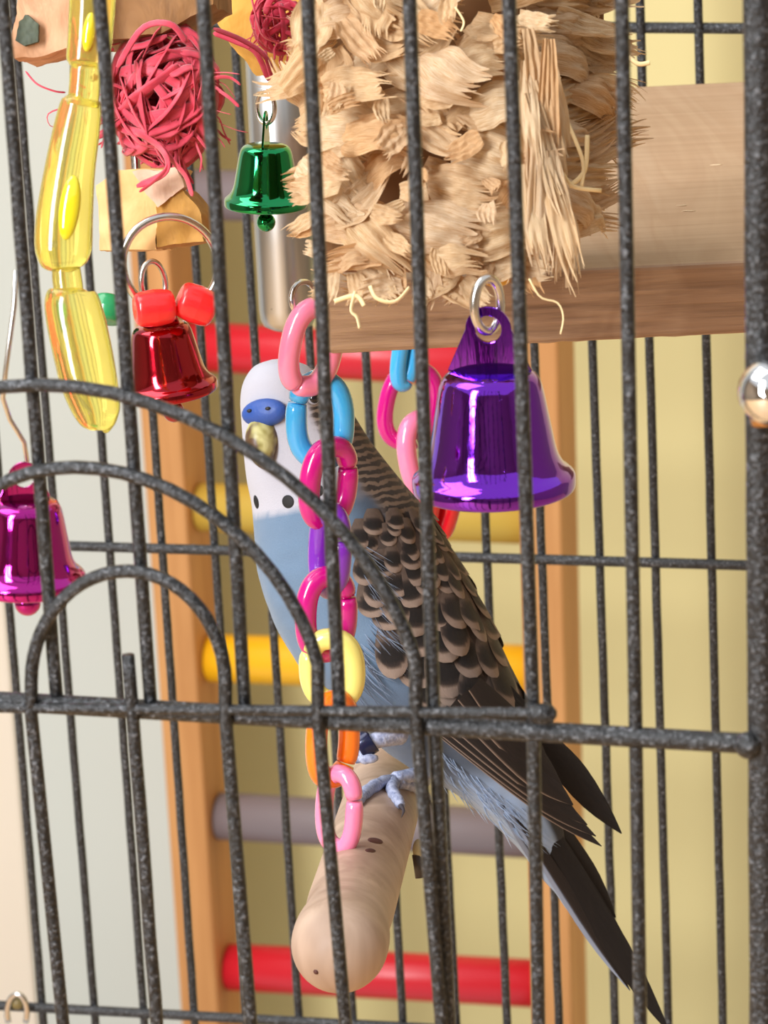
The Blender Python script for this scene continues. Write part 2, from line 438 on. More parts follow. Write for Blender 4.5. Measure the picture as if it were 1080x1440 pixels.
# ================================================================== bells
def bell(name, label, mat, cx, cy, z, half, axis=None, turn=0.0, tab=True, tab_h=0.62, loop=None, clap=0.30, loopmat=None):
    """cx, cy: centre of the lip in pixels; half: half width of the lip in pixels"""
    u = half * z / F / 116.0
    c = at(cx, cy, z); ax = (axis or UZ).normalized()
    o = thing(name, label, 'bell', c, 'shiny foil bells hung in the cage')
    prof = [(111, -2), (115, 0), (117, 4), (117.5, 12), (116.5, 20), (111, 26), (103, 33), (95, 46), (90, 62), (86, 84), (81, 112), (76, 140), (72, 156), (66, 167), (55, 174), (32, 178), (0.001, 179)]
    inner = [(0.001, 166), (40, 164), (58, 150), (66, 112), (74, 74), (84, 44), (96, 22), (106, 6), (107, 0)]
    body = crv(prof, 72); inn = crv(inner, 24)
    lathe('body', [(r * u, q * u) for r, q in inn + body], c, ax, mat, o, 64)
    s = Vector((math.cos(turn), math.sin(turn), 0)); s = (s - ax * s.dot(ax)).normalized(); t = ax.cross(s)
    if tab:
        H = tab_h * 116
        out, hole = [], []
        N = 40; hc = 174 + H * 0.74; hr = 19
        for k in range(N):
            a = 2 * math.pi * k / N
            hole.append((hr * math.cos(a), hc + hr * math.sin(a)))
            ca, sa = math.cos(a), math.sin(a)
            if sa > -0.15: out.append((33 * ca, hc + 33 * sa))
            else:
                ymin = 172; tt = (ymin - hc) / sa
                xx = ca * tt; lim = 33 + (hc - ymin) * 0.46
                xx = max(-lim, min(lim, xx)); 
                if abs(xx) >= lim - 1e-6:
                    # on the slanted side
                    k2 = abs(ca) / max(1e-6, -sa); d = 33 / max(1e-6, (k2 - 0.46)) if k2 > 0.46 else hc - ymin
                    d = min(d, hc - ymin); out.append((math.copysign(33 + 0.46 * d, ca), hc - d))
                else: out.append((xx, ymin))
        V, Fc = [], []
        for w in (-3.2, 3.2):
            for (x, y) in hole + out: V.append(c + (s * x + ax * y + t * w) * u)
        n2 = 2 * N
        for k in range(N):
            l = (k + 1) % N
            Fc += [(k, l, N + l, N + k), (n2 + k, n2 + N + k, n2 + N + l, n2 + l), (N + k, N + l, n2 + N + l, n2 + N + k), (k, n2 + k, n2 + l, l)]
        tb = link('hanger_tab', V, Fc, mat, o, False); bevel(tb, 1.4 * u, 2)
        hang = c + ax * (hc * u)
    else: hang = c + ax * 179 * u
    # clapper on a short wire
    dark = mat
    ball('clapper', c - ax * (116 * clap - 26) * u, 27 * u, dark, o, 20)
    tube('clapper_wire', [c + ax * 166 * u, c - ax * 5 * u], 3.5 * u, STEEL, o, 8)
    if loop:
        rr, ang, tilt = loop
        d1 = (t * math.cos(ang) + s * math.sin(ang)).normalized(); d2 = ax
        cc = hang + ax * (rr * u * 0.92)
        pts = [cc + d1 * (rr * u * 0.62 * math.sin(q)) + d2 * (rr * u * math.cos(q)) for q in [2 * math.pi * k / 30 for k in range(30)]]
        tube('steel_ring', pts, 7.0 * u, STEEL, o, 10, closed=True)
    return o, hang
PURPLE = foil('purple_foil', (0.20, 0.018, 0.62, 1))
bell('hanging_bell', 'large shiny purple bell hanging below the shredded husk toy', PURPLE, 695, 688, 0.643, 114, turn=R(-14), tab_h=0.72, loop=(38, R(40), 0), clap=0.1)
GREEN = foil('green_foil', (0.0, 0.30, 0.085, 1))
bell('hanging_bell', 'small shiny green bell beside the husk toy, in front of the steel tube', GREEN, 374, 290, 0.745, 58, axis=UZ + BE * 0.05, turn=R(82), tab_h=0.75, loop=(46, R(20), 0), clap=0.62)
REDF = foil('red_foil', (0.42, 0.006, 0.018, 1), 0.12)
bell('hanging_bell', 'shiny red bell under the ring of plastic beads', REDF, 240, 553, 0.696, 67, axis=UZ - BE * 0.09, turn=R(-25), loop=(54, R(30), 0), clap=0.62)
MAG = foil('magenta_foil', (0.50, 0.008, 0.30, 1))
bell('hanging_bell', 'shiny magenta bell at the edge of the picture behind the arched door', MAG, 38, 822, 0.610, 82, axis=UZ + PD * 0.05, turn=R(10), tab_h=0.55, loop=None, clap=0.55)
hk = tube('wire_hook', [at(*p) for p in ((22, 380, 0.60), (20, 430, 0.60), (8, 520, 0.602), (4, 560, 0.604), (14, 590, 0.606), (34, 622, 0.608), (38, 648, 0.610), (26, 668, 0.611), (12, 664, 0.611))], 0.00045, STEEL, None, 8)
tag(hk, 'thin bent wire hook holding the magenta bell', 'hook')

# ================================================================== plastic chains
PL = {'pink': plastic('pink_plastic', srgb(242, 132, 172)), 'salmon': plastic('salmon_plastic', srgb(238, 132, 166)), 'blue': plastic('sky_blue_plastic', srgb(62, 168, 226)),
      'magenta': plastic('magenta_plastic', srgb(196, 8, 124)), 'purple': plastic('purple_plastic', srgb(122, 40, 176)),
      'yellow': plastic('pale_yellow_plastic', srgb(232, 220, 122)), 'orange': plastic('orange_plastic', srgb(250, 122, 18)), 'red': plastic('red_plastic', srgb(220, 20, 40))}
def chain_link(parent, col, cx, cy, z, hw, hh, tilt, yaw, r=16.5, gap=160):
    """an oval open link; hw, hh half sizes in pixels of its centre line; tilt in the picture, yaw about its long axis"""
    u = z / F; c = at(cx, cy, z)
    a = Matrix.Rotation(R(tilt), 3, fwd)
    ey = a @ UZ; ex = a @ (rt * math.cos(R(yaw)) + fwd * math.sin(R(yaw)))
    ex = (ex - ey * ex.dot(ey)).normalized()
    pts = []; rad = []
    N = 44; g = 2.2
    for k in range(N + 1):
        q = R(gap + g + (360 - 2 * g) * k / N)
        cx_, sy_ = math.cos(q), math.sin(q)
        e = 0.82
        x = math.copysign(abs(cx_) ** e, cx_) * hw; y = math.copysign(abs(sy_) ** e, sy_) * hh
        pts.append(c + (ex * x + ey * y) * u)
        d = min(k, N - k)
        rad.append(u * r * (0.86, 0.97, 1.0)[min(d, 2)])
    return tag(tube('chain_link', pts, rad, PL[col], parent, 14), {'salmon': 'pale pink', 'blue': 'sky blue'}.get(col, col) + ' plastic link')
ch = thing('plastic_chain', 'chain of bright plastic links hanging in front of the budgerigar', 'chain', at(476, 1210, 0.70))
for a in (('salmon', 438, 488, 0.7065, 34, 58, 13, 34), ('blue', 450, 591, 0.7145, 34, 57, 3, -8), ('magenta', 462, 680, 0.713, 33, 54, 8, 40),
          ('purple', 464, 774, 0.713, 30, 56, 6, -58), ('magenta', 459, 864, 0.713, 32, 56, 4, 28), ('yellow', 467, 942, 0.713, 32, 46, 0, -8),
          ('orange', 468, 1040, 0.713, 30, 58, 4, 42), ('pink', 477, 1140, 0.715, 26, 55, 6, -35, 13)):
    chain_link(ch, *a[:8], r=a[8] if len(a) > 8 else 15.5, gap={'blue': 158, 'yellow': 150, 'orange': -40, 'pink': 20, 'salmon': 250}.get(a[0], 20))
tube('steel_clip', [at(*p) for p in ((483, 1190, 0.720), (489, 1205, 0.720), (488, 1240, 0.720), (480, 1246, 0.720), (479, 1205, 0.720))], 0.0005, STEEL, ch, 8)
rg = [at(427 + 17 * math.cos(q), 420 + 24 * math.sin(q), 0.706 + 0.004 * math.cos(q)) for q in [2 * math.pi * k / 26 for k in range(26)]]
tag(tube('steel_ring', rg, 0.0006, STEEL, None, 8, closed=True), 'small steel ring joining the pink link to the shelf board', 'ring')
ch2 = thing('plastic_chain', 'short plastic chain under the shelf board, behind the purple bell', 'chain', at(628, 770, 0.86))
for a in (('blue', 574, 490, 0.850, 12, 52, 12, 30, 12), ('magenta', 577, 571, 0.856, 34, 54, 14, 10, 12), ('pink', 596, 640, 0.86, 30, 52, -8, 40, 14), ('red', 618, 712, 0.862, 18, 48, 14, 40, 16)):
    chain_link(ch2, *a[:8], r=a[8], gap=300)

# ================================================================== the perch
def perch():
    A, E = at(477, 1330, 0.672), at(598, 925, 0.985)
    ax = (E - A).normalized(); L = (E - A).length; r = 0.0089
    M = Mat('pale_perch_wood', srgb(226, 192, 160), 0.55)
    v = M.coord('Generated', (1, 1, 1)); vo = M.coord('Object', (90, 90, 14))
    n = M.noise(vo, 1.0, 3, 0.6, 1.0); w = M.noise(M.coord('Object'), 60, 2, 0.5, 0.8)
    M.base(M.mix(M.ramp(w, [(0.45, (0, 0, 0, 1)), (0.75, (0.6, 0.6, 0.6, 1))]), M.ramp(n, [(0.3, srgb(160, 134, 114)), (0.65, srgb(190, 164, 144))]), srgb(134, 106, 90)))
    M.bump(n, 0.3, 0.0003)
    o = thing('wooden_perch', 'pale round wooden perch with a ball end under the bird', 'perch', A)
    o.rotation_mode = 'XYZ'
    prof = [(0.0001, -0.0092), (0.003, -0.0087), (0.0056, -0.0070), (0.0079, -0.0042), (0.0090, -0.0008), (0.00925, 0.003), (0.0092, 0.0068), (0.0090, 0.0098), (0.0087, 0.0125),
            (0.0085, 0.0155), (0.0084, 0.0185), (0.0085, 0.022), (0.0086, 0.026), (0.0087, 0.03)]
    pr = crv(prof, 60) + [[0.0087, 0.06], [0.0087, 0.12], [0.0087, L]]
    lathe('rod', pr, A, ax, M.m, o, 48)
    K = plain('dark_knot', srgb(84, 46, 40), 0.7)
    def onrod(px, py):
        d = ray(px, py).normalized(); w0 = CAM - A
        # nearest hit with the cylinder of radius r
        dp = d - ax * d.dot(ax); wp = w0 - ax * w0.dot(ax)
        a, b, c = dp.dot(dp), 2 * dp.dot(wp), wp.dot(wp) - 0.0087 ** 2
        t = (-b - math.sqrt(max(0, b * b - 4 * a * c))) / (2 * a); p = CAM + d * t
        q = p - A; nn = (q - ax * q.dot(ax)).normalized(); return p, nn
    for px, py, s1, s2 in ((528, 1182, 0.0030, 0.0014), (521, 1196, 0.0022, 0.0009)):
        p, nn = onrod(px, py); tt = ax.cross(nn)
        d1 = (ax * 0.9 + tt * 0.3).normalized()
        ball('knot', p - nn * 0.0001, 1.0, K, o, 14, (s1, s2, 0.00035), (d1, nn.cross(d1), nn))
    # screw eye hole in the ball end
    p = at(445, 1366, 0.6655); 
    ball('screw_hole', p, 1.0, K, o, 12, (0.0006, 0.0006, 0.0009), (rt, up, fwd))
    # small bracket on the far side
    bk = plain('bracket_iron', (0.05, 0.04, 0.035, 1), 0.5)
    p, nn = onrod(580, 1195); s_ = rt
    ball('wing_nut', p + rt * 0.0012, 1.0, plain('pale_nut', srgb(178, 168, 130), 0.4), o, 14, (0.0012, 0.0024, 0.0012), (rt, up, fwd))
    tube('bolt', [p + rt * 0.001 - up * 0.001, p + rt * 0.0017 - up * 0.006], 0.0011, bk, o, 10)
    return o, A, ax
PER, PA, PAX = perch()

# ================================================================== toys at the upper left
YEL = Mat('clear_yellow_plastic', srgb(252, 243, 136), 0.10)
YEL.set('Transmission Weight', 0.88); YEL.set('IOR', 1.22); YEL.set('Coat Weight', 0.5)
YEL.bump(YEL.noise(YEL.coord('Object'), 120, 2), 0.15, 0.001)
def yellow_toy():
    z = 0.635; u = z / F
    o = thing('plastic_toy', 'translucent yellow jointed plastic toy hanging beside the red fibre ball', 'bird toy', at(140, 600, z))
    def seg(name, pts):
        P = crv(pts, 36)
        V, Fc, UV = tube_geo([at(p[0], p[1], z) for p in P], [max(0.00002, p[2] * u) for p in P], 28, flat=0.7, up_hint=rt)
        return tag(link(name, V, Fc, YEL.m, o, True, UV), None)
    seg('segment', [(131, -120, 30), (131, -60, 33), (130, 0, 33), (127, 50, 32), (124, 80, 31), (123, 90, 29), (122, 95, 24), (122, 97, 2)])
    seg('joint', [(122, 88, 20), (121, 100, 23), (119, 120, 22), (117, 142, 22), (116, 150, 20)])
    seg('segment', [(116, 137, 3), (115, 139, 22), (114, 146, 29), (108, 180, 33), (98, 240, 36), (91, 300, 40), (89, 340, 41), (90, 360, 38), (92, 374, 30), (93, 381, 14), (93, 383, 2)])
    seg('joint', [(93, 376, 20), (94, 390, 21), (96, 404, 21), (98, 416, 20)])
    seg('segment', [(98, 404, 3), (98, 407, 24), (98, 416, 36), (104, 440, 41), (115, 490, 42), (126, 540, 40), (138, 580, 33), (144, 597, 22), (146, 605, 10), (145, 607, 1)])
    IN = Mat('yellow_inner_drop', srgb(252, 236, 40), 0.08); IN.set('Transmission Weight', 0.35); IN.set('Coat Weight', 1.0)
    for x, y, w, h in ((125, 45, 9, 28), (98, 292, 15, 46)):
        ball('moulded_drop', at(x, y, z - (0.0030 if y < 100 else 0.0036)), 1.0, IN.m, o, 20, (w * u, 0.0011, h * u), (rt, fwd, (up + rt * 0.12).normalized()))
yellow_toy()

def rough_block(name, label, corners, z0, z1, col1, col2, parent=None, seedv=0.0):
    """a chewed wooden block: picture outline of its front face at depth z0, carried back to z1"""
    bm = bmesh.new()
    fr = [bm.verts.new(at(x, y, z0)) for x, y in corners]
    sh = (z1 - z0)
    bk = [bm.verts.new(v.co + (fwd * 0.9 + PN * -0.3 + PD * 0.05).normalized() * sh) for v in fr]
    bm.faces.new(fr[::-1]); bm.faces.new(bk)
    n = len(fr)
    for i in range(n): bm.faces.new((fr[i], fr[(i + 1) % n], bk[(i + 1) % n], bk[i]))
    bmesh.ops.recalc_face_normals(bm, faces=bm.faces[:])
    bmesh.ops.triangulate(bm, faces=bm.faces[:])
    bmesh.ops.subdivide_edges(bm, edges=bm.edges[:], cuts=8, use_grid_fill=True)
    for v in bm.verts:
        q = v.co * 260 + Vector((seedv, 0, 0))
        v.co += noise.noise_vector(q) * 0.0006 + noise.noise_vector(q * 4) * 0.00016
    me = D.meshes.new(name); bm.to_mesh(me); bm.free(); me.polygons.foreach_set('use_smooth', [True] * len(me.polygons))
    M = Mat(name + '_wood', col1, 0.7)
    a = M.noise(M.coord('Object', (150, 150, 40)), 1.0, 4, 0.65, 0.5)
    M.base(M.ramp(a, [(0.3, col2), (0.6, col1)])); M.bump(a, 0.6, 0.0006)
    me.materials.append(M.m)
    o = D.objects.new(name, me); COL.objects.link(o)
    es = o.modifiers.new('edges', 'EDGE_SPLIT'); es.split_angle = R(48)
    if parent: adopt(o, parent)
    if label: o['label'] = label
    return o
toy = thing('wood_block_toy', 'hanging toy of chewed wood blocks and a ball of red raffia', 'bird toy', at(215, 345, 0.71))
rough_block('wood_block', 'brown chewed top block', [(76, -60), (300, -60), (300, 8), (228, 46), (150, 60), (112, 62), (80, 50)], 0.690, 0.715, srgb(158, 112, 64), srgb(120, 82, 44), toy, 1)
rough_block('wood_block', 'pinkish splintered block end', [(22, -60), (98, -60), (98, 66), (50, 80), (20, 84), (12, 60), (24, 20)], 0.678, 0.70, srgb(210, 160, 122), srgb(170, 120, 84), toy, 2)
rough_block('leaf_scrap', 'dark green-grey scrap', [(24, 30), (38, 20), (56, 32), (52, 58), (34, 66), (20, 56)], 0.6765, 0.679, srgb(84, 92, 74), srgb(50, 58, 48), toy, 8)
rough_block('wood_block', 'pale tan block under the raffia', [(136, 262), (164, 238), (248, 237), (222, 290), (218, 351), (138, 353)], 0.690, 0.712, srgb(234, 190, 128), srgb(212, 160, 96), toy, 3)
rough_block('wood_block', 'ochre split chunk', [(219, 292), (256, 268), (284, 300), (286, 340), (220, 349)], 0.6895, 0.708, srgb(190, 140, 62), srgb(160, 112, 44), toy, 4)
rough_block('wood_block', 'pale splintered facet', [(188, 240), (248, 236), (259, 264), (221, 290), (200, 268)], 0.6885, 0.692, srgb(224, 190, 164), srgb(200, 160, 132), toy, 6)
tube('steel_rod', [at(182, 20, 0.702), at(187, 140, 0.70), at(192, 250, 0.699), at(196, 350, 0.699)], 0.0006, STEEL, toy, 8)

# raffia
def raffia(name, cx, cy, z, rx, ry, n, col, parent, seed, wpx=5.0, rz=0.9, loose=6, dirs=None, extra=()):
    rnd = random.Random(seed); u = z / F; V, Fc, UV = [], [], []
    c = at(cx, cy, z)
    def add(pts, w):
        P = vcrv(pts, 14); b = len(V)
        v, f, uv = tube_geo(P, [w * u * (0.5 if i in (0, len(P) - 1) else 1) for i in range(len(P))], 6, flat=0.2, up_hint=Vector((rnd.uniform(-1, 1), rnd.uniform(-1, 1), rnd.uniform(-1, 1))).normalized())
        V.extend(v); UV.extend(uv); Fc.extend([tuple(q + b for q in ff) for ff in f])
    for k in range(n):
        ax = Vector((rnd.gauss(0, 1), rnd.gauss(0, 1), rnd.gauss(0, 1))).normalized()
        e1 = ax.orthogonal().normalized(); e2 = ax.cross(e1); a0 = rnd.uniform(0, 6.28); sp = rnd.uniform(1.2, 3.2); rr = rnd.uniform(0.72, 1.02); h = rnd.uniform(-0.35, 0.35)
        pts = []
        for i in range(6):
            a = a0 + sp * i / 5
            q = (e1 * math.cos(a) + e2 * math.sin(a)) * math.sqrt(1 - h * h) + ax * h
            q = q * rr * rnd.uniform(0.9, 1.06)
            pts.append(c + rt * (q.x * rx * u) + up * (q.y * ry * u) + fwd * (q.z * rx * rz * u))
        add(pts, wpx * rnd.uniform(0.45, 1.25))
    for k in range(loose):
        a = rnd.uniform(0, 6.28) if not dirs else R(rnd.choice(dirs) + rnd.uniform(-14, 14))
        d = rt * math.cos(a) + up * math.sin(a) - fwd * rnd.uniform(-0.2, 0.5)
        p = c + d * (rx * u * 0.7); pts = [p]
        for i in range(4):
            d = (d + rt * rnd.uniform(-0.5, 0.5) + up * rnd.uniform(-0.7, 0.25)).normalized(); p = p + d * (rx * u * rnd.uniform(0.15, 0.26)); pts.append(p)
        add(pts, wpx * rnd.uniform(0.2, 0.5))
    for pl, w_, dz in extra: add([at(x, y, z + dz - 0.001 * math.sin(i)) for i, (x, y) in enumerate(pl)], w_)
    M = Mat(name + '_fibre', col, 0.6)
    w = M.mix(0.45, M.noise(M.coord('UV', (2, 60, 1)), 4, 3, 0.7), M.noise(M.coord('Object'), 190, 2, 0.6))
    d = tuple(x * 0.5 for x in col[:3]) + (1,); l_ = tuple(min(1, x * 1.1 + 0.10) for x in col[:3]) + (1,)
    M.base(M.ramp(w, [(0.36, d), (0.5, col), (0.64, l_)])); M.bump(w, 0.35, 0.0004)
    M.set('Sheen Weight', 0.3)
    o = link(name, V, Fc, M.m, parent, True, UV); o['kind'] = 'stuff'
    return o
PINK = srgb(214, 52, 78)
tag(raffia('raffia_ball', 232, 140, 0.695, 78, 104, 150, PINK, toy, 3, 8.0, 0.8, 30, (180, 200, 20, 330, 300, 290, 270), [([(190, 185), (222, 205), (236, 228), (228, 246), (192, 262)], 6, -0.011), ([(222, 200), (246, 230), (262, 250), (270, 276)], 7, -0.010), ([(230, 210), (236, 232), (220, 252), (196, 270)], 2.5, -0.011), ([(160, 70), (110, 62), (70, 64), (45, 80)], 4, -0.004), ([(170, 60), (120, 72), (80, 76), (52, 82)], 2.5, -0.003), ([(36, 100), (52, 118), (76, 128), (92, 130)], 1.4, -0.004), ([(150, 130), (100, 148), (68, 160), (72, 178), (90, 170)], 3, -0.004), ([(165, 95), (200, 40), (240, 34), (262, 60)], 5, -0.010), ([(300, 40), (340, 56), (372, 78), (386, 112)], 4, 0.03)]), 'ball of red raffia fibre')
# steel ring with coloured plastic beads round the block
cc = at(240, 372, 0.688); u = 0.688 / F
ringp = [cc + rt * (66 * u * math.cos(q)) + up * (66 * u * math.sin(q)) + fwd * (0.004 * math.cos(q + 0.6)) for q in [2 * math.pi * k / 48 for k in range(48)]]
br = thing('bead_ring', 'steel ring threaded with red and green plastic beads below the split block', 'bird toy', at(240, 440, 0.688))
tube('steel_ring', ringp, 0.00085, STEEL, br, 10, closed=True)
def bead(px, py, z, hw, hh, m, ang, nm):
    u = z / F; ax = (rt * math.cos(R(ang)) + up * math.sin(R(ang)) + fwd * 0.25).normalized(); c = at(px, py, z)
    pr = [(0.001, -hw), (hh * 0.6, -hw), (hh * 0.82, -hw * 0.94), (hh * 0.97, -hw * 0.72), (hh * 1.05, -0.1 * hw), (hh * 1.05, 0.1 * hw), (hh * 0.97, hw * 0.72), (hh * 0.82, hw * 0.94), (hh * 0.6, hw), (0.001, hw)]
    return tag(lathe('bead', [(r * u, q * u) for r, q in crv(pr, 36)], c, ax, m, br, 8 if nm.startswith('facet') else 24), nm)
RB_ = Mat('clear_red_bead', srgb(240, 40, 44), 0.25); RB_.set('Subsurface Weight', 0.5); RB_.set('Subsurface Scale', 0.004); RB_.set('Coat Weight', 0.3)
GB_ = Mat('green_bead', srgb(30, 140, 84), 0.25); GB_.set('Coat Weight', 0.3)
bead(217, 433, 0.684, 28, 25, RB_.m, 8, 'red bead'); bead(276, 428, 0.686, 27, 26, RB_.m, -22, 'red bead'); bead(152, 435, 0.70, 19, 24, GB_.m, 80, 'green bead')
# second toy further in: yellow heart block with red raffia, next to the husk toy
toy2 = thing('wood_heart_toy', 'yellow wooden block with red raffia tucked behind the husk toy', 'bird toy', at(360, 110, 0.76))
rough_block('wood_block', 'smooth orange-yellow block', [(302, -60), (440, -60), (446, 100), (400, 108), (362, 104), (322, 62), (304, 30)], 0.752, 0.77, srgb(236, 182, 82), srgb(220, 160, 62), toy2, 5)
tag(raffia('raffia_tuft', 398, 28, 0.742, 44, 46, 50, srgb(214, 32, 70), toy2, 9, 5.0, 0.5, 12, (200, 250, 270, 300, 230), [([(352, -10), (362, 30), (372, 52), (400, 62)], 7, -0.004), ([(368, 22), (392, 26), (416, 26)], 5, -0.006), ([(300, 46), (330, 58), (360, 74), (378, 114)], 4.5, 0.007), ([(372, 60), (376, 90), (384, 118)], 2.5, 0.006), ([(330, 60), (350, 66), (384, 60)], 1.5, 0.007)]), 'tuft of red raffia')
# steel tube
TB = Mat('brushed_steel', (0.62, 0.62, 0.61, 1), 0.32, 1.0)
nz = TB.noise(TB.coord('Object', (60, 60, 6)), 1.0, 3, 0.6, 0.5); TB.base(TB.ramp(nz, [(0.35, (0.40, 0.40, 0.40, 1)), (0.7, (0.70, 0.70, 0.68, 1))]))
tb = thing('steel_tube', 'dull steel tube with a rounded end behind the green bell', 'tube', at(405, 465, 0.90))
c = at(406, 455, 0.90); u = 0.90 / F
lathe('pipe', [(0.0001, -8 * u), (24 * u, -6.5 * u), (35 * u, -1 * u), (39 * u, 8 * u), (40.5 * u, 24 * u), (41 * u, 120 * u), (41 * u, 560 * u)], c, (UZ).normalized(), TB.m, tb, 36)
for k, (x, y) in enumerate(((396, 398), (384, 434), (412, 372))):
    p = at(x, y, 0.90); d = (p - c); d -= UZ * d.dot(UZ); q = c + UZ * (p - c).dot(UZ) 
    ball('speck', at(x, y, 0.90 - 40 * u), 1.0, plain('grime', srgb(92, 84, 72), 0.8) if k == 0 else D.materials['grime'], tb, 10, (0.0006, 0.0005, 0.0003), (rt, up, fwd))

# ================================================================== shredded husk toy
def husk_material():
    M = Mat('dry_corn_husk', srgb(226, 190, 140), 0.62)
    uv = M.coord('UV', (1.4, 46, 1)); a = M.noise(uv, 3.0, 5, 0.75, 0.3)
    oi = M.n('ShaderNodeObjectInfo')
    c1 = M.ramp(a, [(0.30, srgb(160, 112, 66)), (0.45, srgb(210, 176, 132)), (0.60, srgb(244, 228, 200))])
    tint = M.ramp(oi.outputs['Random'], [(0.0, (1.0, 0.99, 0.97, 1)), (0.3, (1.0, 0.95, 0.86, 1)), (0.55, (0.97, 0.86, 0.72, 1)), (0.75, (0.96, 0.92, 0.90, 1)), (1.0, (0.95, 0.74, 0.52, 1))])
    col = M.mix(1.0, c1, tint, 'MULTIPLY'); M.base(col)
    M.bump(a, 0.45, 0.0005)
    tr = M.n('ShaderNodeBsdfTranslucent'); M.l(col, tr.inputs['Color'])
    mx = M.n('ShaderNodeMixShader'); mx.inputs[0].default_value = 0.28
    M.l(M.b.outputs[0], mx.inputs[1]); M.l(tr.outputs[0], mx.inputs[2]); M.l(mx.outputs[0], M.out.inputs['Surface'])
    return M.m
HUSK = husk_material()
def husk_mesh(kind, rnd, name):
    """a crumpled strip one unit long: x along, y across, z outward; the free end is torn"""
    nx, ny = 20, 18
    W0 = {'fold': 0.50, 'fringe': 0.46, 'long': 0.15}[kind]
    verts, faces, uvs = [], [], []
    ph = rnd.uniform(0, 6.28); kf = rnd.uniform(6, 13); amp = rnd.uniform(0.018, 0.04) * (1 if kind != 'long' else 0.35); sd = rnd.uniform(0, 99)
    split = rnd.uniform(0.70, 0.86) if kind != 'long' else 0.62
    tw = rnd.uniform(-0.9, 0.9); bul = rnd.uniform(0.14, 0.32); curl = rnd.uniform(-0.15, 0.45); roll = rnd.uniform(-0.2, 0.5)
    def place(u, j, spread=0.0):
        v = j / ny * 2 - 1
        w = W0 * (0.62 + 0.55 * math.sin(math.pi * min(1, u * 0.8 + 0.1))) * (1 + 0.18 * noise.noise(Vector((u * 3, sd, 1))))
        y = v * w / 2 + 0.10 * (W0 / 0.5) * math.sin(2.2 * u + ph) + spread * max(0, u - split) / (1 - split)
        nn = noise.noise(Vector((u * 5.0, v * 2.2, sd))) * 0.05 + noise.noise(Vector((u * 11.0, v * 7, sd + 5))) * 0.022
        z = amp * math.sin(kf * v + ph + 1.5 * u) * (0.6 + 0.7 * u) + (nn if kind != 'long' else nn * 0.35)
        if kind == 'fold': z += bul * math.sin(math.pi * min(1, u)) - 0.12 * v * v
        elif kind == 'fringe': z += curl * u * u + roll * 0.25 * v * v * (1 - u)
        else: z += 0.04 * math.sin(5 * u + ph)
        a = tw * (u - 0.3)
        return (u, y * math.cos(a) - z * math.sin(a), y * math.sin(a) + z * math.cos(a))
    groups = []; k = 0
    while k < ny:
        g = rnd.choice((1, 1, 1, 2, 2, 3)); groups.append((k, min(ny, k + g))); k += g
    us = [split * i / nx for i in range(nx + 1)]
    for i in range(nx + 1):
        for j in range(ny + 1): verts.append(place(us[i], j)); uvs.append((us[i], j / ny))
    for i in range(nx):
        for j in range(ny):
            a = i * (ny + 1) + j; faces.append((a, a + ny + 1, a + ny + 2, a + 1))
    env = [rnd.uniform(0.0, 0.16) for _ in range(4)]
    for (j0, j1) in groups:
        tpos = (j0 + j1) / 2 / ny
        e = split + 0.06 + env[min(3, int(tpos * 4))] + rnd.uniform(0.0, 0.14); sp = rnd.uniform(-0.04, 0.04) + (0.05 if kind != 'long' else 0.012) * (tpos * 2 - 1); zz = rnd.uniform(-0.06, 0.07)
        prev = [nx * (ny + 1) + j for j in range(j0, j1 + 1)]
        for q_ in range(1, 4):
            u = split + (e - split) * q_ / 3; cur = []
            for j in range(j0, j1 + 1):
                mid = (j0 + j1) / 2; jj = mid + (j - mid) * (1 - 0.7 * (q_ / 3) ** 2); p = place(u, jj, sp)
                verts.append((p[0], p[1], p[2] + zz * (q_ / 3) ** 1.5)); uvs.append((u, jj / ny)); cur.append(len(verts) - 1)
            for q in range(len(cur) - 1): faces.append((prev[q], cur[q], cur[q + 1], prev[q + 1]))
            prev = cur
    me = D.meshes.new(name); me.from_pydata(verts, [], faces)
    ul = me.uv_layers.new(name='UVMap'); li = [0] * len(me.loops); me.loops.foreach_get('vertex_index', li)
    flat = []
    for i in li: flat += [uvs[i][0], uvs[i][1]]
    ul.data.foreach_set('uv', flat); me.polygons.foreach_set('use_smooth', [True] * len(me.polygons)); me.materials.append(HUSK); me.update()
    return me
hr = random.Random(21)
HM = {k: [husk_mesh(k, hr, 'husk_strip') for _ in range(n)] for k, n in (('fold', 18), ('fringe', 18), ('long', 6))}
husk = thing('husk_toy', 'large block of shredded pale corn husk hanging by the shelf board', 'bird toy', at(600, 420, 0.665))
HUSK_N = [0]
def strip(kind, px, py, z, ang, L, nrm, wscale=1.0, hscale=1.0):
    """ang: direction in the picture, degrees, 0 = right, 90 = up; L in pixels"""
    if kind != 'long' and px < 735:
        low = 432 if px < 640 else 402 if 655 < px < 720 else 430
        dy = -math.sin(R(ang)) * L
        if py + dy > low:
            if py < low - 30: L = max(40, (low - py) / max(0.2, -math.sin(R(ang))))
            else: ang = 180 + 14 * math.sin(px) if px < 600 else 8 * math.sin(px); L = min(L, 60); py = low - 26
        if px < 480 and py > 360: L = min(L, 52); px = max(px, 470)
        if py > 165 or py < 80:
            if kind == 'fold': px = max(px, 424)
            if math.cos(R(ang)) < 0: L = min(L, max(34, (px - (402 if py < 330 else 436)) / -math.cos(R(ang))))
    d = rt * math.cos(R(ang)) + up * math.sin(R(ang)); n = nrm.normalized()
    x = (d - n * d.dot(n)).normalized(); y = n.cross(x)
    s = L * z / F
    o = D.objects.new('husk_strip', hr.choice(HM[kind])); COL.objects.link(o)
    p = at(px, py, z)
    m = Matrix((x * s, y * (s * wscale), n * (s * hscale))).transposed().to_4x4(); m.translation = p
    o.parent = husk; o.matrix_parent_inverse = WM(husk).inverted(); o.matrix_basis = m
    HUSK_N[0] += 1
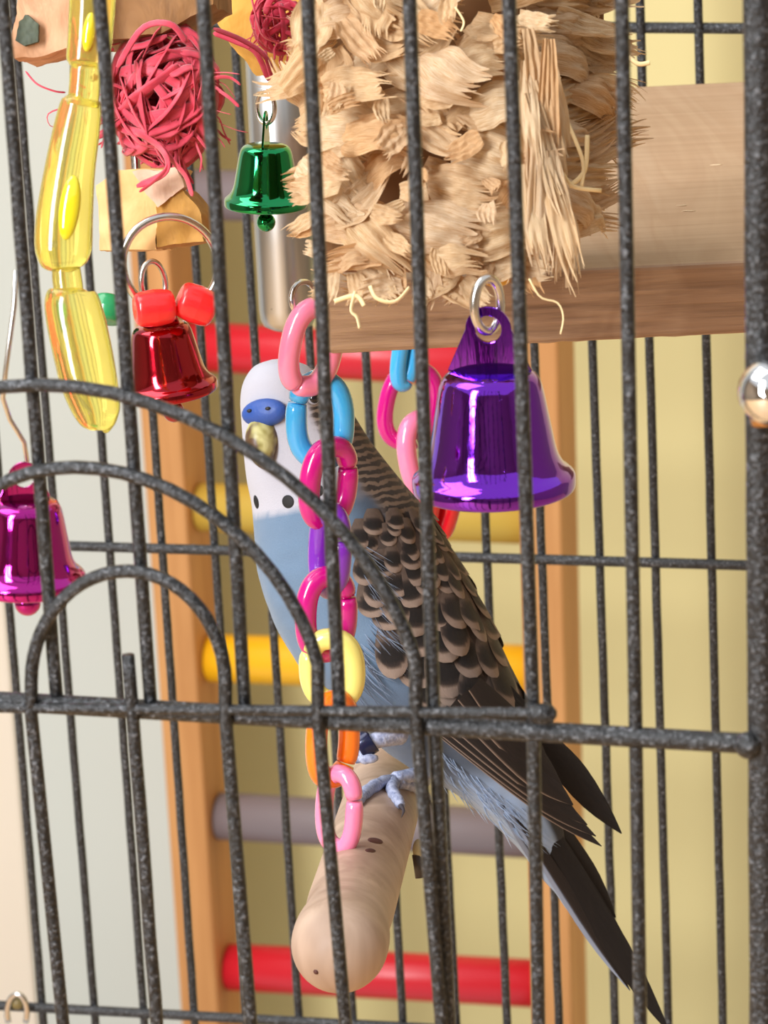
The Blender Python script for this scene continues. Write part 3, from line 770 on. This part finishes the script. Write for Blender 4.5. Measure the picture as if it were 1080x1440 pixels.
NF = (-fwd * 0.95 - rt * 0.15 + up * 0.25); NR = (-fwd * 0.75 + rt * 0.6 + up * 0.1)
def jit(n, a): return n + rt * hr.uniform(-a, a) + up * hr.uniform(-a, a)
row = 0
y = -40
while y < 405:
    x = 440 + (row % 2) * 22
    while x < 752:
        bot = 1 if y > 330 else 0
        zz = 0.648 + hr.uniform(-0.004, 0.003) + (0.004 if x < 450 or x > 720 else 0)
        if hr.random() < 0.55:
            strip('fold', x - 45 + hr.uniform(-12, 12), y + hr.uniform(-10, 10), zz + 0.002, hr.choice((hr.uniform(-50, -5), hr.uniform(5, 40), hr.uniform(-25, 10))), hr.uniform(84, 128), jit(NF, 0.25), hr.uniform(0.8, 1.25))
        else:
            strip('fringe', x + hr.uniform(-14, 14), y + hr.uniform(-12, 8), zz, hr.choice((hr.uniform(-80, -20), hr.uniform(-150, -95), hr.uniform(150, 200), hr.uniform(-30, 30))), hr.uniform(58, 100), jit(NF, 0.35), hr.uniform(0.8, 1.4))
        x += hr.uniform(40, 54)
    y += 37; row += 1
for y in range(0, 400, 27):          # ragged left side
    if 100 < y < 160: a0, L0 = hr.uniform(140, 195), hr.uniform(75, 95)
    else: a0, L0 = hr.uniform(155, 215), hr.uniform(34, 54)
    strip('fringe', 452 + hr.uniform(-10, 6), y, 0.656 + hr.uniform(-0.003, 0.003), a0, L0, jit(NF - rt * 0.5, 0.3), hr.uniform(0.9, 1.5))
for x, y, a, L in ((470, 372, -100, 62), (500, 384, -80, 56), (530, 380, -60, 64), (560, 372, -110, 70), (600, 378, -95, 62), (636, 372, -112, 66), (650, 388, -128, 62), (672, 376, -118, 60), (690, 360, -105, 52), (700, 352, -160, 60), (585, 392, -60, 44)):
    strip('fringe', x, y, 0.647, a, L, jit(NF, 0.2), hr.uniform(0.9, 1.4))
for k in range(11):                  # hanging bundle
    strip('long', 738 + k * 2.6 + hr.uniform(-5, 5), 60 + hr.uniform(-20, 150), 0.640 + hr.uniform(-0.002, 0.003), -84 + hr.uniform(-6, 7), hr.uniform(190, 250) , jit(NF + rt * 0.3, 0.2), hr.uniform(0.7, 1.3))
for x, y, L, a in ((742, 230, 190, -84), (752, 220, 198, -86), (760, 215, 205, -82), (766, 225, 186, -77), (748, 210, 212, -88), (756, 250, 150, -80)):
    strip('long', x, y, 0.637, a, L, jit(NF + rt * 0.2, 0.2), hr.uniform(0.9, 1.3))
y = -40
while y < 300:                       # deeper side section, husks lie flat and point to the right
    ex = 880 if y < 240 else 866
    for x in (742, 776, 806):
        strip('fold' if x < 800 and hr.random() < 0.6 else 'fringe', x + hr.uniform(-12, 12), y + hr.uniform(-8, 8), 0.672 + 0.010 * (x - 740) / 80 + hr.uniform(-0.003, 0.003), hr.uniform(-14, 16), min(hr.uniform(84, 120), ex + hr.uniform(0, 34) - x), jit(NR, 0.25), hr.uniform(0.6, 1.0))
    y += 19
strip('fold', 768, 292, 0.668, -2, 108, NR, 1.0); strip('fold', 756, 250, 0.664, -18, 116, NR, 0.9)
for k in range(34):                  # short torn scraps standing off the surface
    strip('fringe', hr.uniform(430, 745), hr.uniform(-10, 392), 0.641 + hr.uniform(-0.002, 0.003), hr.uniform(-170, 30), hr.uniform(30, 54), jit(NF, 0.5), hr.uniform(0.9, 1.7), hr.uniform(0.8, 1.5))
wisp_m = plain('husk_wisp', srgb(240, 214, 160), 0.6)
for pl in ([(500, 410), (494, 436), (502, 446), (506, 462)], [(470, 424), (500, 416), (512, 430)], [(520, 402), (530, 420), (556, 424), (576, 404)], [(744, 392), (760, 418), (784, 426), (792, 446), (788, 470)], [(770, 110), (806, 190), (820, 230), (818, 262)], [(826, 190), (822, 240), (800, 262)], [(790, 240), (806, 262), (846, 268)], [(884, 80), (898, 90), (914, 88)], [(640, 10), (652, 30), (648, 44)]):
    P_ = vcrv([at(x, y, 0.637 if x < 765 or y > 380 else 0.655) for x, y in pl], 14)
    tube('husk_wisp', P_, [0.00022 if pl[0][0] in (744, 640) else 0.00045] * 15, wisp_m, husk, 6, flat=0.5)
core_m = plain('husk_core_gap_shade', srgb(120, 84, 50), 0.9)  # core coloured dark brown so the gaps between strips look shadowed
c0, c1, c2, c3 = at(452, -80, 0.664), at(740, -80, 0.664), at(740, 372, 0.664), at(452, 372, 0.664)
bx_c = (c0 + c2) / 2 + fwd * 0.012
box('core_block', bx_c, (c1 - c0) / 2, fwd * 0.012, (c0 - c3) / 2, core_m, husk, 0.002)
c0, c2 = at(742, -80, 0.69), at(850, 280, 0.69)
box('core_block', (c0 + c2) / 2 + fwd * 0.011, rt * ((850 - 742) / 2 * 0.69 / F), fwd * 0.011, up * (180 * 0.69 / F), core_m, husk, 0.002)
ball('yellow_bead', at(697, 384, 0.655), 1.0, plain('yellow_bead_wood', srgb(234, 176, 40), 0.4), husk, 20, (0.0034, 0.0034, 0.0026), (rt, fwd, up))

# ================================================================== the budgerigar
ZB = 0.775
PAIRS = [(381, 506, 402, 505, 16), (358, 515, 430, 513, 42), (343, 536, 458, 531, 58), (338, 562, 478, 555, 66), (340, 600, 498, 584, 70), (343, 640, 518, 616, 74), (347, 675, 542, 648, 82),
         (354, 712, 568, 680, 92), (358, 760, 597, 714, 102), (364, 812, 626, 762, 110), (380, 862, 653, 810, 115), (404, 910, 677, 857, 116), (436, 957, 698, 906, 112), (475, 1002, 716, 951, 104),
         (520, 1040, 732, 993, 92), (570, 1076, 746, 1036, 76), (628, 1108, 760, 1078, 56), (678, 1146, 774, 1116, 40), (722, 1187, 788, 1152, 27), (750, 1218, 798, 1184, 17), (774, 1248, 806, 1218, 11), (796, 1276, 812, 1262, 6), (807, 1290, 812, 1286, 1.5)]
def zc(s): return ZB - 0.006 + 0.0012 * s
def sect(s):
    s = max(0.0, min(len(PAIRS) - 1.0, s)); k = min(int(s), len(PAIRS) - 2); f = s - k
    q = [PAIRS[max(k - 1, 0)], PAIRS[k], PAIRS[k + 1], PAIRS[min(k + 2, len(PAIRS) - 1)]]
    return [0.5 * (2 * q[1][i] + (q[2][i] - q[0][i]) * f + (2 * q[0][i] - 5 * q[1][i] + 4 * q[2][i] - q[3][i]) * f * f + (3 * q[1][i] - q[0][i] - 3 * q[2][i] + q[3][i]) * f ** 3) for i in range(5)]
def surf(s, phi, off=0.0):
    a = sect(s); z = zc(s); L, Rr = at(a[0], a[1], z), at(a[2], a[3], z)
    c = (L + Rr) / 2; e = (Rr - L) / 2
    w = e.length; e = e.normalized(); d = a[4] * z / F
    p = c + e * (w * math.cos(phi)) - fwd * (d * math.sin(phi))
    if off:
        n = (e * (math.cos(phi) / w) - fwd * (math.sin(phi) / d)).normalized(); p = p + n * off
    return p
def snormal(s, phi):
    t1 = surf(s + 0.05, phi) - surf(s - 0.05, phi); t2 = surf(s, phi + 0.02) - surf(s, phi - 0.02)
    n = t1.cross(t2).normalized(); c = (surf(s, 0) + surf(s, math.pi)) / 2
    if n.dot(surf(s, phi) - c) < 0: n = -n
    return n, t1.normalized()
FACE = R(130)
def sstep(x, a, b):
    t = max(0, min(1, (x - a) / (b - a))); return t * t * (3 - 2 * t)
def lut(s, tab):
    for (a, va), (b, vb) in zip(tab, tab[1:]):
        if s <= b: return va + (vb - va) * max(0, s - a) / (b - a)
    return tab[-1][1]
bird = thing('budgerigar', 'blue and white budgerigar with barred wings perched behind the bars', 'bird', at(560, 1115, 0.79))
def build_body():
    NR_, NS = 150, 96; V, Fc, UV, colr, bars = [], [], [], [], []
    WHITE = srgb(180, 180, 190); BLUE = srgb(104, 128, 154); SHADE_GREY = srgb(80, 90, 106); VENT = srgb(160, 182, 214); PALE = srgb(120, 103, 88)
    smax = len(PAIRS) - 1
    for i in range(NR_ + 1):
        s = smax * i / NR_
        for k in range(NS):
            phi = 2 * math.pi * k / NS; p = surf(s, phi)
            n = noise.noise(p * 260) * 0.00035 * sstep(s, 7, 9)
            c = (surf(s, 0) + surf(s, math.pi)) / 2; p = p + (p - c).normalized() * n if (p - c).length > 1e-6 else p
            V.append(p); UV.append((s, k / NS))
            psi = abs((phi - FACE + math.pi) % (2 * math.pi) - math.pi) * 180 / math.pi
            psi_j = psi + 5 * noise.noise(Vector((s * 2.2, phi * 4, 1)))
            thr = lut(s, [(0, 150), (1, 120), (2, 84), (3, 60), (4, 56), (5, 60), (6, 66), (7, 68), (8, 74), (10, 84), (12, 96), (14, 120), (15, 170), (19, 200)])
            bm_ = sstep(psi_j, thr - 4, thr + 5)
            sj = s + 0.16 * noise.noise(Vector((phi * 9, 3, 0))) + 0.0016 * (psi if psi < 90 else 90) 
            blue = sstep(sj, 7.25, 7.5); gr = sstep(s, 11, 14); ve = sstep(s, 15.2, 16.6)
            base = [WHITE[q] * (1 - blue) + (BLUE[q] * (1 - gr) + SHADE_GREY[q] * gr) * blue for q in range(3)]  # belly greys downward; shadow of the underside is put into this colour
            base = [base[q] * (1 - ve) + VENT[q] * ve for q in range(3)]
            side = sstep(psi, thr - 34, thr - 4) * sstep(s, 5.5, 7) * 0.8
            base = [base[q] * (1 - side) + SHADE_GREY[q] * 0.5 * side for q in range(3)]  # shade beside the wing painted into the flank as darker grey
            base = [base[q] * (1 - bm_) + PALE[q] * bm_ for q in range(3)]
            dk = sstep(psi, 62, 80) * sstep(s, 14.6, 16)
            base = [base[q] * (1 - dk) + 0.035 * dk for q in range(3)]
            colr += [base[0], base[1], base[2], 1.0]; bars.append(bm_)
    for i in range(NR_):
        for k in range(NS):
            l = (k + 1) % NS; Fc.append((i * NS + k, i * NS + l, (i + 1) * NS + l, (i + 1) * NS + k))
    Fc.append(tuple(range(NS - 1, -1, -1))); Fc.append(tuple(NR_ * NS + k for k in range(NS)))
    M = Mat('budgerigar_plumage', WHITE, 0.8)
    at_ = M.n('ShaderNodeAttribute', attribute_name='plumage'); ab = M.n('ShaderNodeAttribute', attribute_name='bars')
    uvn = M.n('ShaderNodeUVMap'); sep = M.n('ShaderNodeSeparateXYZ'); M.l(uvn.outputs[0], sep.inputs[0])
    wob = M.noise(M.coord('Object'), 150, 3, 0.6, 0.8)
    # bars run across the back, about every 0.36 of a section
    ph = M.n('ShaderNodeMath', operation='MULTIPLY_ADD'); M.l(sep.outputs[0], ph.inputs[0]); ph.inputs[1].default_value = 21.0
    wv = M.n('ShaderNodeMath', operation='MULTIPLY'); M.l(wob, wv.inputs[0]); wv.inputs[1].default_value = 13.0; M.l(wv.outputs[0], ph.inputs[2])
    sn = M.n('ShaderNodeMath', operation='SINE'); M.l(ph.outputs[0], sn.inputs[0])
    sh_ = M.n('ShaderNodeMath', operation='MULTIPLY_ADD'); M.l(sn.outputs[0], sh_.inputs[0]); sh_.inputs[1].default_value = 0.5; sh_.inputs[2].default_value = 0.5
    b01 = M.ramp(sh_.outputs[0], [(0.22, (0, 0, 0, 1)), (0.6, (1, 1, 1, 1))])
    mm = M.n('ShaderNodeMath', operation='MULTIPLY'); M.l(b01, mm.inputs[0]); M.l(ab.outputs['Fac'], mm.inputs[1])
    fine = M.noise(M.coord('UV', (5, 150, 1)), 4.0, 3, 0.6, 0.4)
    c = M.mix(mm.outputs[0], at_.outputs['Color'], srgb(46, 38, 34))
    c = M.mix(0.22, c, M.ramp(fine, [(0.3, (0.45, 0.45, 0.45, 1)), (0.7, (1, 1, 1, 1))]), 'MULTIPLY')
    M.base(c); M.bump(fine, 0.35, 0.0005)
    M.set('Sheen Weight', 0.25); M.set('Sheen Roughness', 0.5); M.set('Specular IOR Level', 0.15)
    o = link('body', V, Fc, M.m, bird, True, UV)
    a = o.data.color_attributes.new('plumage', 'FLOAT_COLOR', 'POINT'); a.data.foreach_set('color', colr)
    b = o.data.attributes.new('bars', 'FLOAT', 'POINT'); b.data.foreach_set('value', bars)
    return o
BODY = build_body()
from mathutils.bvhtree import BVHTree
BVH = BVHTree.FromPolygons([v.co for v in BODY.data.vertices], [tuple(p.vertices) for p in BODY.data.polygons])
def hit(px, py):
    d = ray(px, py).normalized(); r = BVH.ray_cast(CAM, d)
    if r[0] is None: return at(px, py, ZB), -fwd
    n = r[1]; n = -n if n.dot(d) > 0 else n
    return r[0], n

# --- feathers
def feather_material(name, pale, mid):
    M = Mat(name, (0.1, 0.1, 0.1, 1), 0.65)
    e = M.n('ShaderNodeAttribute', attribute_name='shade'); 
    nz = M.noise(M.coord('UV', (3, 30, 1)), 3, 3, 0.6, 0.5)
    mx = M.n('ShaderNodeMath', operation='MULTIPLY_ADD'); M.l(nz, mx.inputs[0]); mx.inputs[1].default_value = 0.5; mx.inputs[2].default_value = -0.25
    ad = M.n('ShaderNodeMath', operation='ADD'); M.l(mx.outputs[0], ad.inputs[0]); M.l(e.outputs['Fac'], ad.inputs[1])
    c = M.ramp(ad.outputs[0], [(0.0, srgb(20, 15, 14)), (0.30, srgb(52, 41, 36)), (0.55, mid), (0.85, pale)])
    M.base(c); M.bump(nz, 0.4, 0.0003); M.set('Specular IOR Level', 0.2); M.set('Sheen Weight', 0.2)
    return M.m
FEA = feather_material('barred_feather', srgb(148, 129, 116), srgb(94, 79, 69)); FEB = feather_material('tail_feather', srgb(150, 162, 186), srgb(78, 84, 100))
def feather_mesh(kind, name):
    """unit feather: x from root 0 to tip 1, y across -0.5..0.5, z up"""
    nx, ny = 12, 10; V, Fc, UV, sh = [], [], [], []
    def width(u):
        if kind in ('flight', 'dark_flight', 'tail', 'tail_grey'): return (0.55 + 0.45 * math.sin(math.pi * min(1, u * 0.75))) * (1 if u < 0.6 else (1 - ((u - 0.6) / 0.4) ** 2.2) * 0.95 + 0.05)
        return (0.5 + 0.5 * math.sin(math.pi * 0.5 * min(1, u / 0.6))) * (1 if u < 0.6 else math.sqrt(max(0, 1 - ((u - 0.6) / 0.4) ** 2)) * 0.98 + 0.02)
    for i in range(nx + 1):
        u = i / nx; u = 1 - (1 - u) ** 1.35 if kind != 'tail' else u
        w = width(u)
        for j in range(ny + 1):
            v = j / ny * 2 - 1
            V.append((u, v * w * 0.5, -0.10 * v * v * w)); UV.append((u, j / ny))
            if kind in ('covert', 'scapular'):
                # distance from the rim, measured on the rounded tip
                uu = max(0, (u - 0.55) / 0.45); rim = math.sqrt((v * 0.94) ** 2 * w * w + uu * uu) if u > 0.55 else abs(v) * w
            if kind == 'covert':
                bl = ((u - 0.60 + 0.05 * v * v) / 0.20) ** 2 + (v / 0.86) ** 4
                q = 0.50 + 0.28 * sstep(u, 0.55, 0.85); q -= q * (1 - sstep(bl, 0.55, 1.25))
            elif kind == 'scapular':
                q = 0.38 * (1 - sstep(u, 0.40, 0.72)) + 0.04 + 0.74 * sstep(rim, 0.58, 0.86) * sstep(u, 0.45, 0.75)
            elif kind == 'flight':
                q = 0.10 + 0.85 * sstep(-v, 0.80, 0.93) * (1 - sstep(u, 0.9, 1.0) * 0.6)
            elif kind == 'tail_grey':
                q = 0.15 + 0.8 * sstep(-v, 0.25, 0.7)
            elif kind == 'tail':
                q = 0.02
            else: q = 0.03
            sh.append(q)
    m = ny + 1
    for i in range(nx):
        for j in range(ny):
            a = i * m + j; Fc.append((a, a + m, a + m + 1, a + 1))
    me = D.meshes.new(name); me.from_pydata(V, [], Fc)
    ul = me.uv_layers.new(name='UVMap'); li = [0] * len(me.loops); me.loops.foreach_get('vertex_index', li)
    flat = []
    for i in li: flat += [UV[i][0], UV[i][1]]
    ul.data.foreach_set('uv', flat); me.polygons.foreach_set('use_smooth', [True] * len(me.polygons))
    a = me.attributes.new('shade', 'FLOAT', 'POINT'); a.data.foreach_set('value', sh)
    me.materials.append(FEB if kind == 'tail_grey' else FEA); me.update(); return me
FM = {k: feather_mesh(k, 'feather') for k in ('covert', 'scapular', 'flight', 'dark_flight', 'tail', 'tail_grey')}
br_ = random.Random(5)
def feather(name, kind, p, x, n, L, Wd, parent, lift=0.0):
    x = x.normalized(); n = (n - x * n.dot(x)).normalized()
    x = (x * math.cos(lift) + n * math.sin(lift)); n = (n - x * n.dot(x)).normalized(); y = n.cross(x)
    o = D.objects.new(name, FM[kind]); COL.objects.link(o)
    m = Matrix((x * L, y * Wd, n * Wd)).transposed().to_4x4(); m.translation = p
    o.parent = parent; o.matrix_parent_inverse = WM(parent).inverted(); o.matrix_basis = m
    return o
def wing_edge(s):    # front edge of the folded wing, angle on the body
    return lut(s, [(6.4, 50), (7, 66), (8, 80), (9, 88), (11, 92), (12, 84), (13, 70), (14, 56), (15, 48)])
def build_wing(mirror=False):
    def ph(deg): return R(deg) if not mirror else 2 * FACE - R(deg - 36)
    V, Fc = [], []; n1, n2 = 30, 24
    for i in range(n1 + 1):
        s = 8.2 + (14.6 - 8.2) * i / n1
        for j in range(n2 + 1):
            a = wing_edge(s) - 4 + (-44 - wing_edge(s) + 4) * j / n2
            e = min(1, min(j, n2 - j) / 3, min(i, n1 - i) / 3)
            V.append(surf(s, ph(a), 0.0008 * e - 0.0002))
    for i in range(n1):
        for j in range(n2):
            a = i * (n2 + 1) + j; q = (a, a + 1, a + n2 + 2, a + n2 + 1); Fc.append(q if not mirror else q[::-1])
    w = link('wing', V, Fc, plain('wing_down', srgb(66, 54, 48), 0.8) if not mirror else D.materials['wing_down'], bird)
    s = 7.9; row = 0
    while s < 14.2:
        g = sstep(s, 7.4, 12.5)
        Wd, Lp = 26 + 36 * g, 34 + 60 * g; pitch = 0.36 + 0.40 * g
        a_hi = wing_edge(s) - 5; u = zc(s) / F; rad = sect(s)[4]
        step = Wd * 0.60 / max(50, rad) * 57.3
        a = a_hi - (row % 2) * step * 0.5
        while a > -44:
            kind = 'covert' if (a > 26 - 10 * g or br_.random() < 0.25) else 'scapular'
            sj = s + br_.uniform(-0.20, 0.20); aj = a + br_.uniform(-3.5, 3.5)
            n, t = snormal(sj, ph(aj)); side = t.cross(n).normalized()
            tilt = br_.uniform(-0.22, 0.22) + (0.30 if kind == 'covert' else 0.05) * (1 if not mirror else -1)
            k_w = 1.18 if kind == 'scapular' and g > 0.5 else 1.0
            feather('covert_feather', kind, surf(sj, ph(aj), 0.0006), t + side * tilt * (1 if side.dot(rt) < 0 else -1), n, Lp * u * br_.uniform(0.85, 1.2), Wd * k_w * u * br_.uniform(0.85, 1.25), w, R(1.6 + br_.uniform(0, 2.2)))
            a -= step
        s += pitch; row += 1
    return w
WING = build_wing(); WING['label'] = 'folded barred wing facing the viewer'
build_wing(True)
# flight feathers of the near wing, laid from the wrist to the crossed tips
def pxfeather(name, kind, x0, y0, z0, x1, y1, z1, wpx, parent, face=None):
    a, b = at(x0, y0, z0), at(x1, y1, z1); u = (z0 + z1) / 2 / F
    return feather(name, kind, a, b - a, face or (-fwd + up * 0.25 + rt * 0.2), (b - a).length, wpx * u, parent)
fl = [(640, 985, 806, 1132, 44), (652, 975, 790, 1104, 46), (668, 962, 772, 1078, 46), (624, 1000, 812, 1144, 36), (618, 1010, 826, 1160, 34), (616, 1020, 838, 1176, 32), (622, 1030, 846, 1190, 28)]
for k, (x0, y0, x1, y1, w_) in enumerate(sorted(fl, key=lambda q: -q[1])):
    pxfeather('flight_feather', 'flight', x0, y0, 0.7655 - k * 0.0005, x1, y1, 0.777 - k * 0.0006, w_, WING)
for k, (x0, y0, x1, y1, w_) in enumerate(((700, 960, 874, 1172, 42), (704, 975, 862, 1150, 44), (706, 985, 850, 1126, 40))):
    pxfeather('flight_feather', 'dark_flight', x0, y0, 0.776 - k * 0.0005, x1, y1, 0.784 - k * 0.0005, w_, WING)
# tail
tl = tag(D.objects.new('tail', None), None); COL.objects.link(tl); tl.location = at(770, 1160, 0.79); adopt(tl, bird); tl.matrix_parent_inverse = WM(bird).inverted()
for k, (kind, x0, y0, x1, y1, w_) in enumerate((('tail', 725, 1095, 942, 1453, 37), ('tail', 728, 1095, 916, 1405, 34), ('tail', 738, 1095, 866, 1290, 36), ('tail', 735, 1100, 838, 1250, 40), ('tail_grey', 712, 1125, 886, 1393, 25), ('tail_grey', 706, 1130, 806, 1272, 30))):
    pxfeather('tail_feather', kind, x0, y0, 0.7850 - k * 0.0005, x1, y1, 0.80 - k * 0.0006, w_, tl)
# loose flank plumes lapping over the wing edge and fluff under the tail
PLUME = Mat('blue_plume', srgb(122, 138, 162), 0.85); PLUME.set('Sheen Weight', 0.3)
def plume(name, px, py, qx, qy, r, m=None):
    p, n = hit(px, py); q, n2 = hit(qx, qy)
    pts = [p - n * 0.0004, p.lerp(q, 0.4) + (n + n2) * 0.0006, q + n2 * 0.0011]
    u = ZB / F
    tube(name, vcrv(pts, 8), [r * u * (1 - (i / 8) ** 2 * 0.9) for i in range(9)], m or PLUME.m, bird, 8, flat=0.35, up_hint=n)
PG = Mat('grey_plume', srgb(104, 112, 128), 0.85).m
for k in range(90):
    t = k / 89; x = 488 + 34 * math.sin(t * 3) + br_.uniform(-10, 10); y = 745 + 215 * t
    plume('flank_plume', x, y, x + br_.uniform(34, 58), y + br_.uniform(26, 60), br_.uniform(1.2, 2.6), PG if k % 2 else None)
V2 = Mat('pale_vent_plume', srgb(168, 188, 218), 0.85).m
for k in range(70):
    t = k / 69; x = 612 + 130 * t + br_.uniform(-6, 14); y = 1080 + 104 * t - br_.uniform(0, 30)
    plume('vent_plume', x, y, x + br_.uniform(24, 40), y + br_.uniform(20, 36), br_.uniform(1.0, 1.9), V2)
for k in range(16):
    t = k / 15; x = 606 + 120 * t; y = 1084 + 100 * t; z_ = 0.786 + 0.004 * t
    a = at(x, y - 8, z_); b = at(x + br_.uniform(16, 30), y + br_.uniform(16, 34), z_); u = 0.78 / F
    tube('vent_plume', vcrv([a, a.lerp(b, 0.5) - fwd * 0.0004, b], 6), [1.6 * u * (1 - (i / 6) ** 2 * 0.93) for i in range(7)], V2, bird, 6, flat=0.5)
# face
def fdir(s, deg):
    p = surf(s, R(deg)); n, t = snormal(s, R(deg)); return p, n, t
CERE = Mat('blue_cere', srgb(40, 76, 150), 0.5); CERE.bump(CERE.noise(CERE.coord('Object'), 500, 3), 0.4, 0.0005); CERE.set('Subsurface Weight', 0.2); CERE.set('Subsurface Scale', 0.001)
u = ZB / F
p, n, t = fdir(3.62, 122); FD = n; lat = t.cross(n).normalized(); FU = -t
if lat.dot(rt) < 0: lat = -lat
cer = ball('cere', p + n * 0.0002, 1.0, CERE.m, bird, 24, (36 * u, 16 * u, 20 * u), (lat, FD, FU))
for sgn in (-1, 1):
    ball('nostril', p + lat * (15 * u * sgn) + FD * (15 * u) + FU * (7 * u), 1.0, plain('nostril_dark', (0.01, 0.01, 0.012, 1), 0.6) if sgn < 0 else D.materials['nostril_dark'], cer, 12, (4.2 * u, 3 * u, 2.6 * u), (lat, FD, FU))
BK = Mat('olive_beak', srgb(150, 146, 88), 0.4)
bn = BK.noise(BK.coord('Object', (1, 1, 1)), 210, 2, 0.5, 0.3); BK.base(BK.ramp(bn, [(0.42, srgb(84, 60, 38)), (0.52, srgb(156, 148, 88)), (0.62, srgb(196, 192, 136))]))
pb = p + FD * (1 * u) - lat * (10 * u) - FU * (9 * u)
bp = [pb - FU * 10 * u - FD * 12 * u, pb - FU * 24 * u + FD * 2 * u, pb - FU * 44 * u + FD * 7 * u, pb - FU * 60 * u + FD * 3 * u, pb - FU * 71 * u - FD * 5 * u]
bk = tube('beak', vcrv(bp, 14), [u * q[0] for q in crv([(22,), (26,), (22,), (13,), (1.5,)], 14)], BK.m, bird, 20, flat=0.86, up_hint=FD)
lb = [pb - FU * 48 * u - FD * 14 * u, pb - FU * 60 * u - FD * 7 * u, pb - FU * 66 * u - FD * 6 * u]
tube('lower_beak', vcrv(lb, 6), [u * q[0] for q in crv([(14,), (10,), (3,)], 6)], BK.m, bird, 14)
EYE = Mat('eye_black', (0.008, 0.008, 0.01, 1), 0.05).m; ERING = plain('eye_ring', srgb(150, 150, 160), 0.6)
for deg in (62, 212):
    q, n, t = fdir(3.15, deg); l2 = t.cross(n).normalized()
    er = ball('eye_ring', q - n * 4 * u, 1.0, ERING, bird, 18, (12 * u, 12 * u, 6 * u), (l2, t, n))
    ball('eye', q - n * 4 * u, 1.0, EYE, er, 18, (9 * u, 9 * u, 9.5 * u), (l2, t, n))
SPOT = plain('throat_black', srgb(14, 13, 15), 0.7)
for px, py, a, b in ((360.5, 706, 7, 10), (405, 705.5, 9, 9.5), (447, 690, 8, 9)):
    q, n = hit(px, py); t = (up - n * up.dot(n)).normalized(); l2 = n.cross(t)
    ball('throat_spot', q, 1.0, SPOT, bird, 18, (a * u * 1.05, b * u, 1.6 * u), (l2, t, n))
# feet
SKIN = Mat('blue_grey_skin', srgb(166, 176, 206), 0.55); sk = SKIN.noise(SKIN.coord('Object'), 900, 3); SKIN.base(SKIN.ramp(sk, [(0.35, srgb(128, 138, 172)), (0.65, srgb(184, 192, 218))])); SKIN.bump(sk, 0.6, 0.0005)
CLAW = plain('horn_claw', srgb(70, 64, 70), 0.35)
def onrod(px, py, r=0.0087):
    d = ray(px, py).normalized(); w0 = CAM - PA
    dp = d - PAX * d.dot(PAX); wp = w0 - PAX * w0.dot(PAX)
    a, b, c = dp.dot(dp), 2 * dp.dot(wp), wp.dot(wp) - r * r
    t = (-b - math.sqrt(max(0, b * b - 4 * a * c))) / (2 * a); q = CAM + d * t
    m = q - PA; return q, (m - PAX * m.dot(PAX)).normalized()
def toe(name, pix, rad, parent, claw=None):
    pts = []
    for (x, y), r in zip(pix, rad):
        q, n = onrod(x, y); pts.append(q + n * (r * u * 0.75))
    N = 5 * (len(pts) - 1); P = vcrv(pts, N); rr = [q[0] * u * (1 + 0.10 * math.sin(i * 2.1)) for i, q in enumerate(crv([(r,) for r in rad], N))]
    o = tube(name, P, rr, SKIN.m, parent, 12)
    if claw:
        d = (P[-1] - P[-3]).normalized(); q, n = onrod(*claw)
        tube('claw', vcrv([P[-1] - d * 2 * u, P[-1].lerp(q, 0.6) + n * 5 * u, q + n * 0.5 * u], 8), [4.2 * u * (1 - i / 8.6) for i in range(9)], CLAW, o, 8)
    return o
an, nn = onrod(552, 1104); an = an + nn * 0.0016
lg = tube('leg', vcrv([at(640, 1062, 0.789), at(606, 1084, 0.786), an.lerp(at(606, 1084, 0.786), 0.4), an], 12), [u * q[0] for q in crv([(13,), (11.5,), (10,), (10,)], 12)], SKIN.m, bird, 14)
toe('toe', [(556, 1102), (534, 1108), (514, 1122), (497, 1142)], (9.5, 9, 9, 7.5), lg, (492, 1156))
toe('toe', [(550, 1106), (549, 1118), (556, 1130), (560, 1137)], (9, 8.5, 8, 6.5), lg, (564, 1150))
toe('toe', [(556, 1106), (578, 1110), (596, 1122)], (9, 8, 7), lg, (606, 1140))
toe('toe', [(556, 1104), (576, 1098), (596, 1100)], (9, 8, 6), lg, None)
# tucked far leg with a dark ring
l2 = tube('leg', vcrv([at(560, 1030, 0.762), at(532, 1040, 0.757), at(512, 1050, 0.756), at(500, 1062, 0.757)], 12), [u * q[0] for q in crv([(18,), (12,), (10,), (8,)], 12)], SKIN.m, bird, 14)
c_ = at(514, 1046, 0.7565); ax_ = (at(500, 1058, 0.757) - at(532, 1038, 0.757)).normalized()
tag(lathe('leg_band', [(q[0] * u, q[1] * u) for q in ((14, -11), (18, -11), (18.5, -9), (18.5, 9), (18, 11), (14, 11), (14, -11))], c_, ax_, Mat('navy_band', srgb(30, 36, 66), 0.18, 0.3).m, l2, 28), 'dark navy leg ring')
for k, (x, y) in enumerate(((498, 1072), (512, 1074), (524, 1070))):
    tube('toe', vcrv([at(503, 1058, 0.757), at((503 + x) / 2 + 2, 1066, 0.755), at(x + 6, y - 4, 0.756)], 6), [u * q for q in (8, 8, 7.5, 7, 7, 6, 4)], SKIN.m, l2, 10)
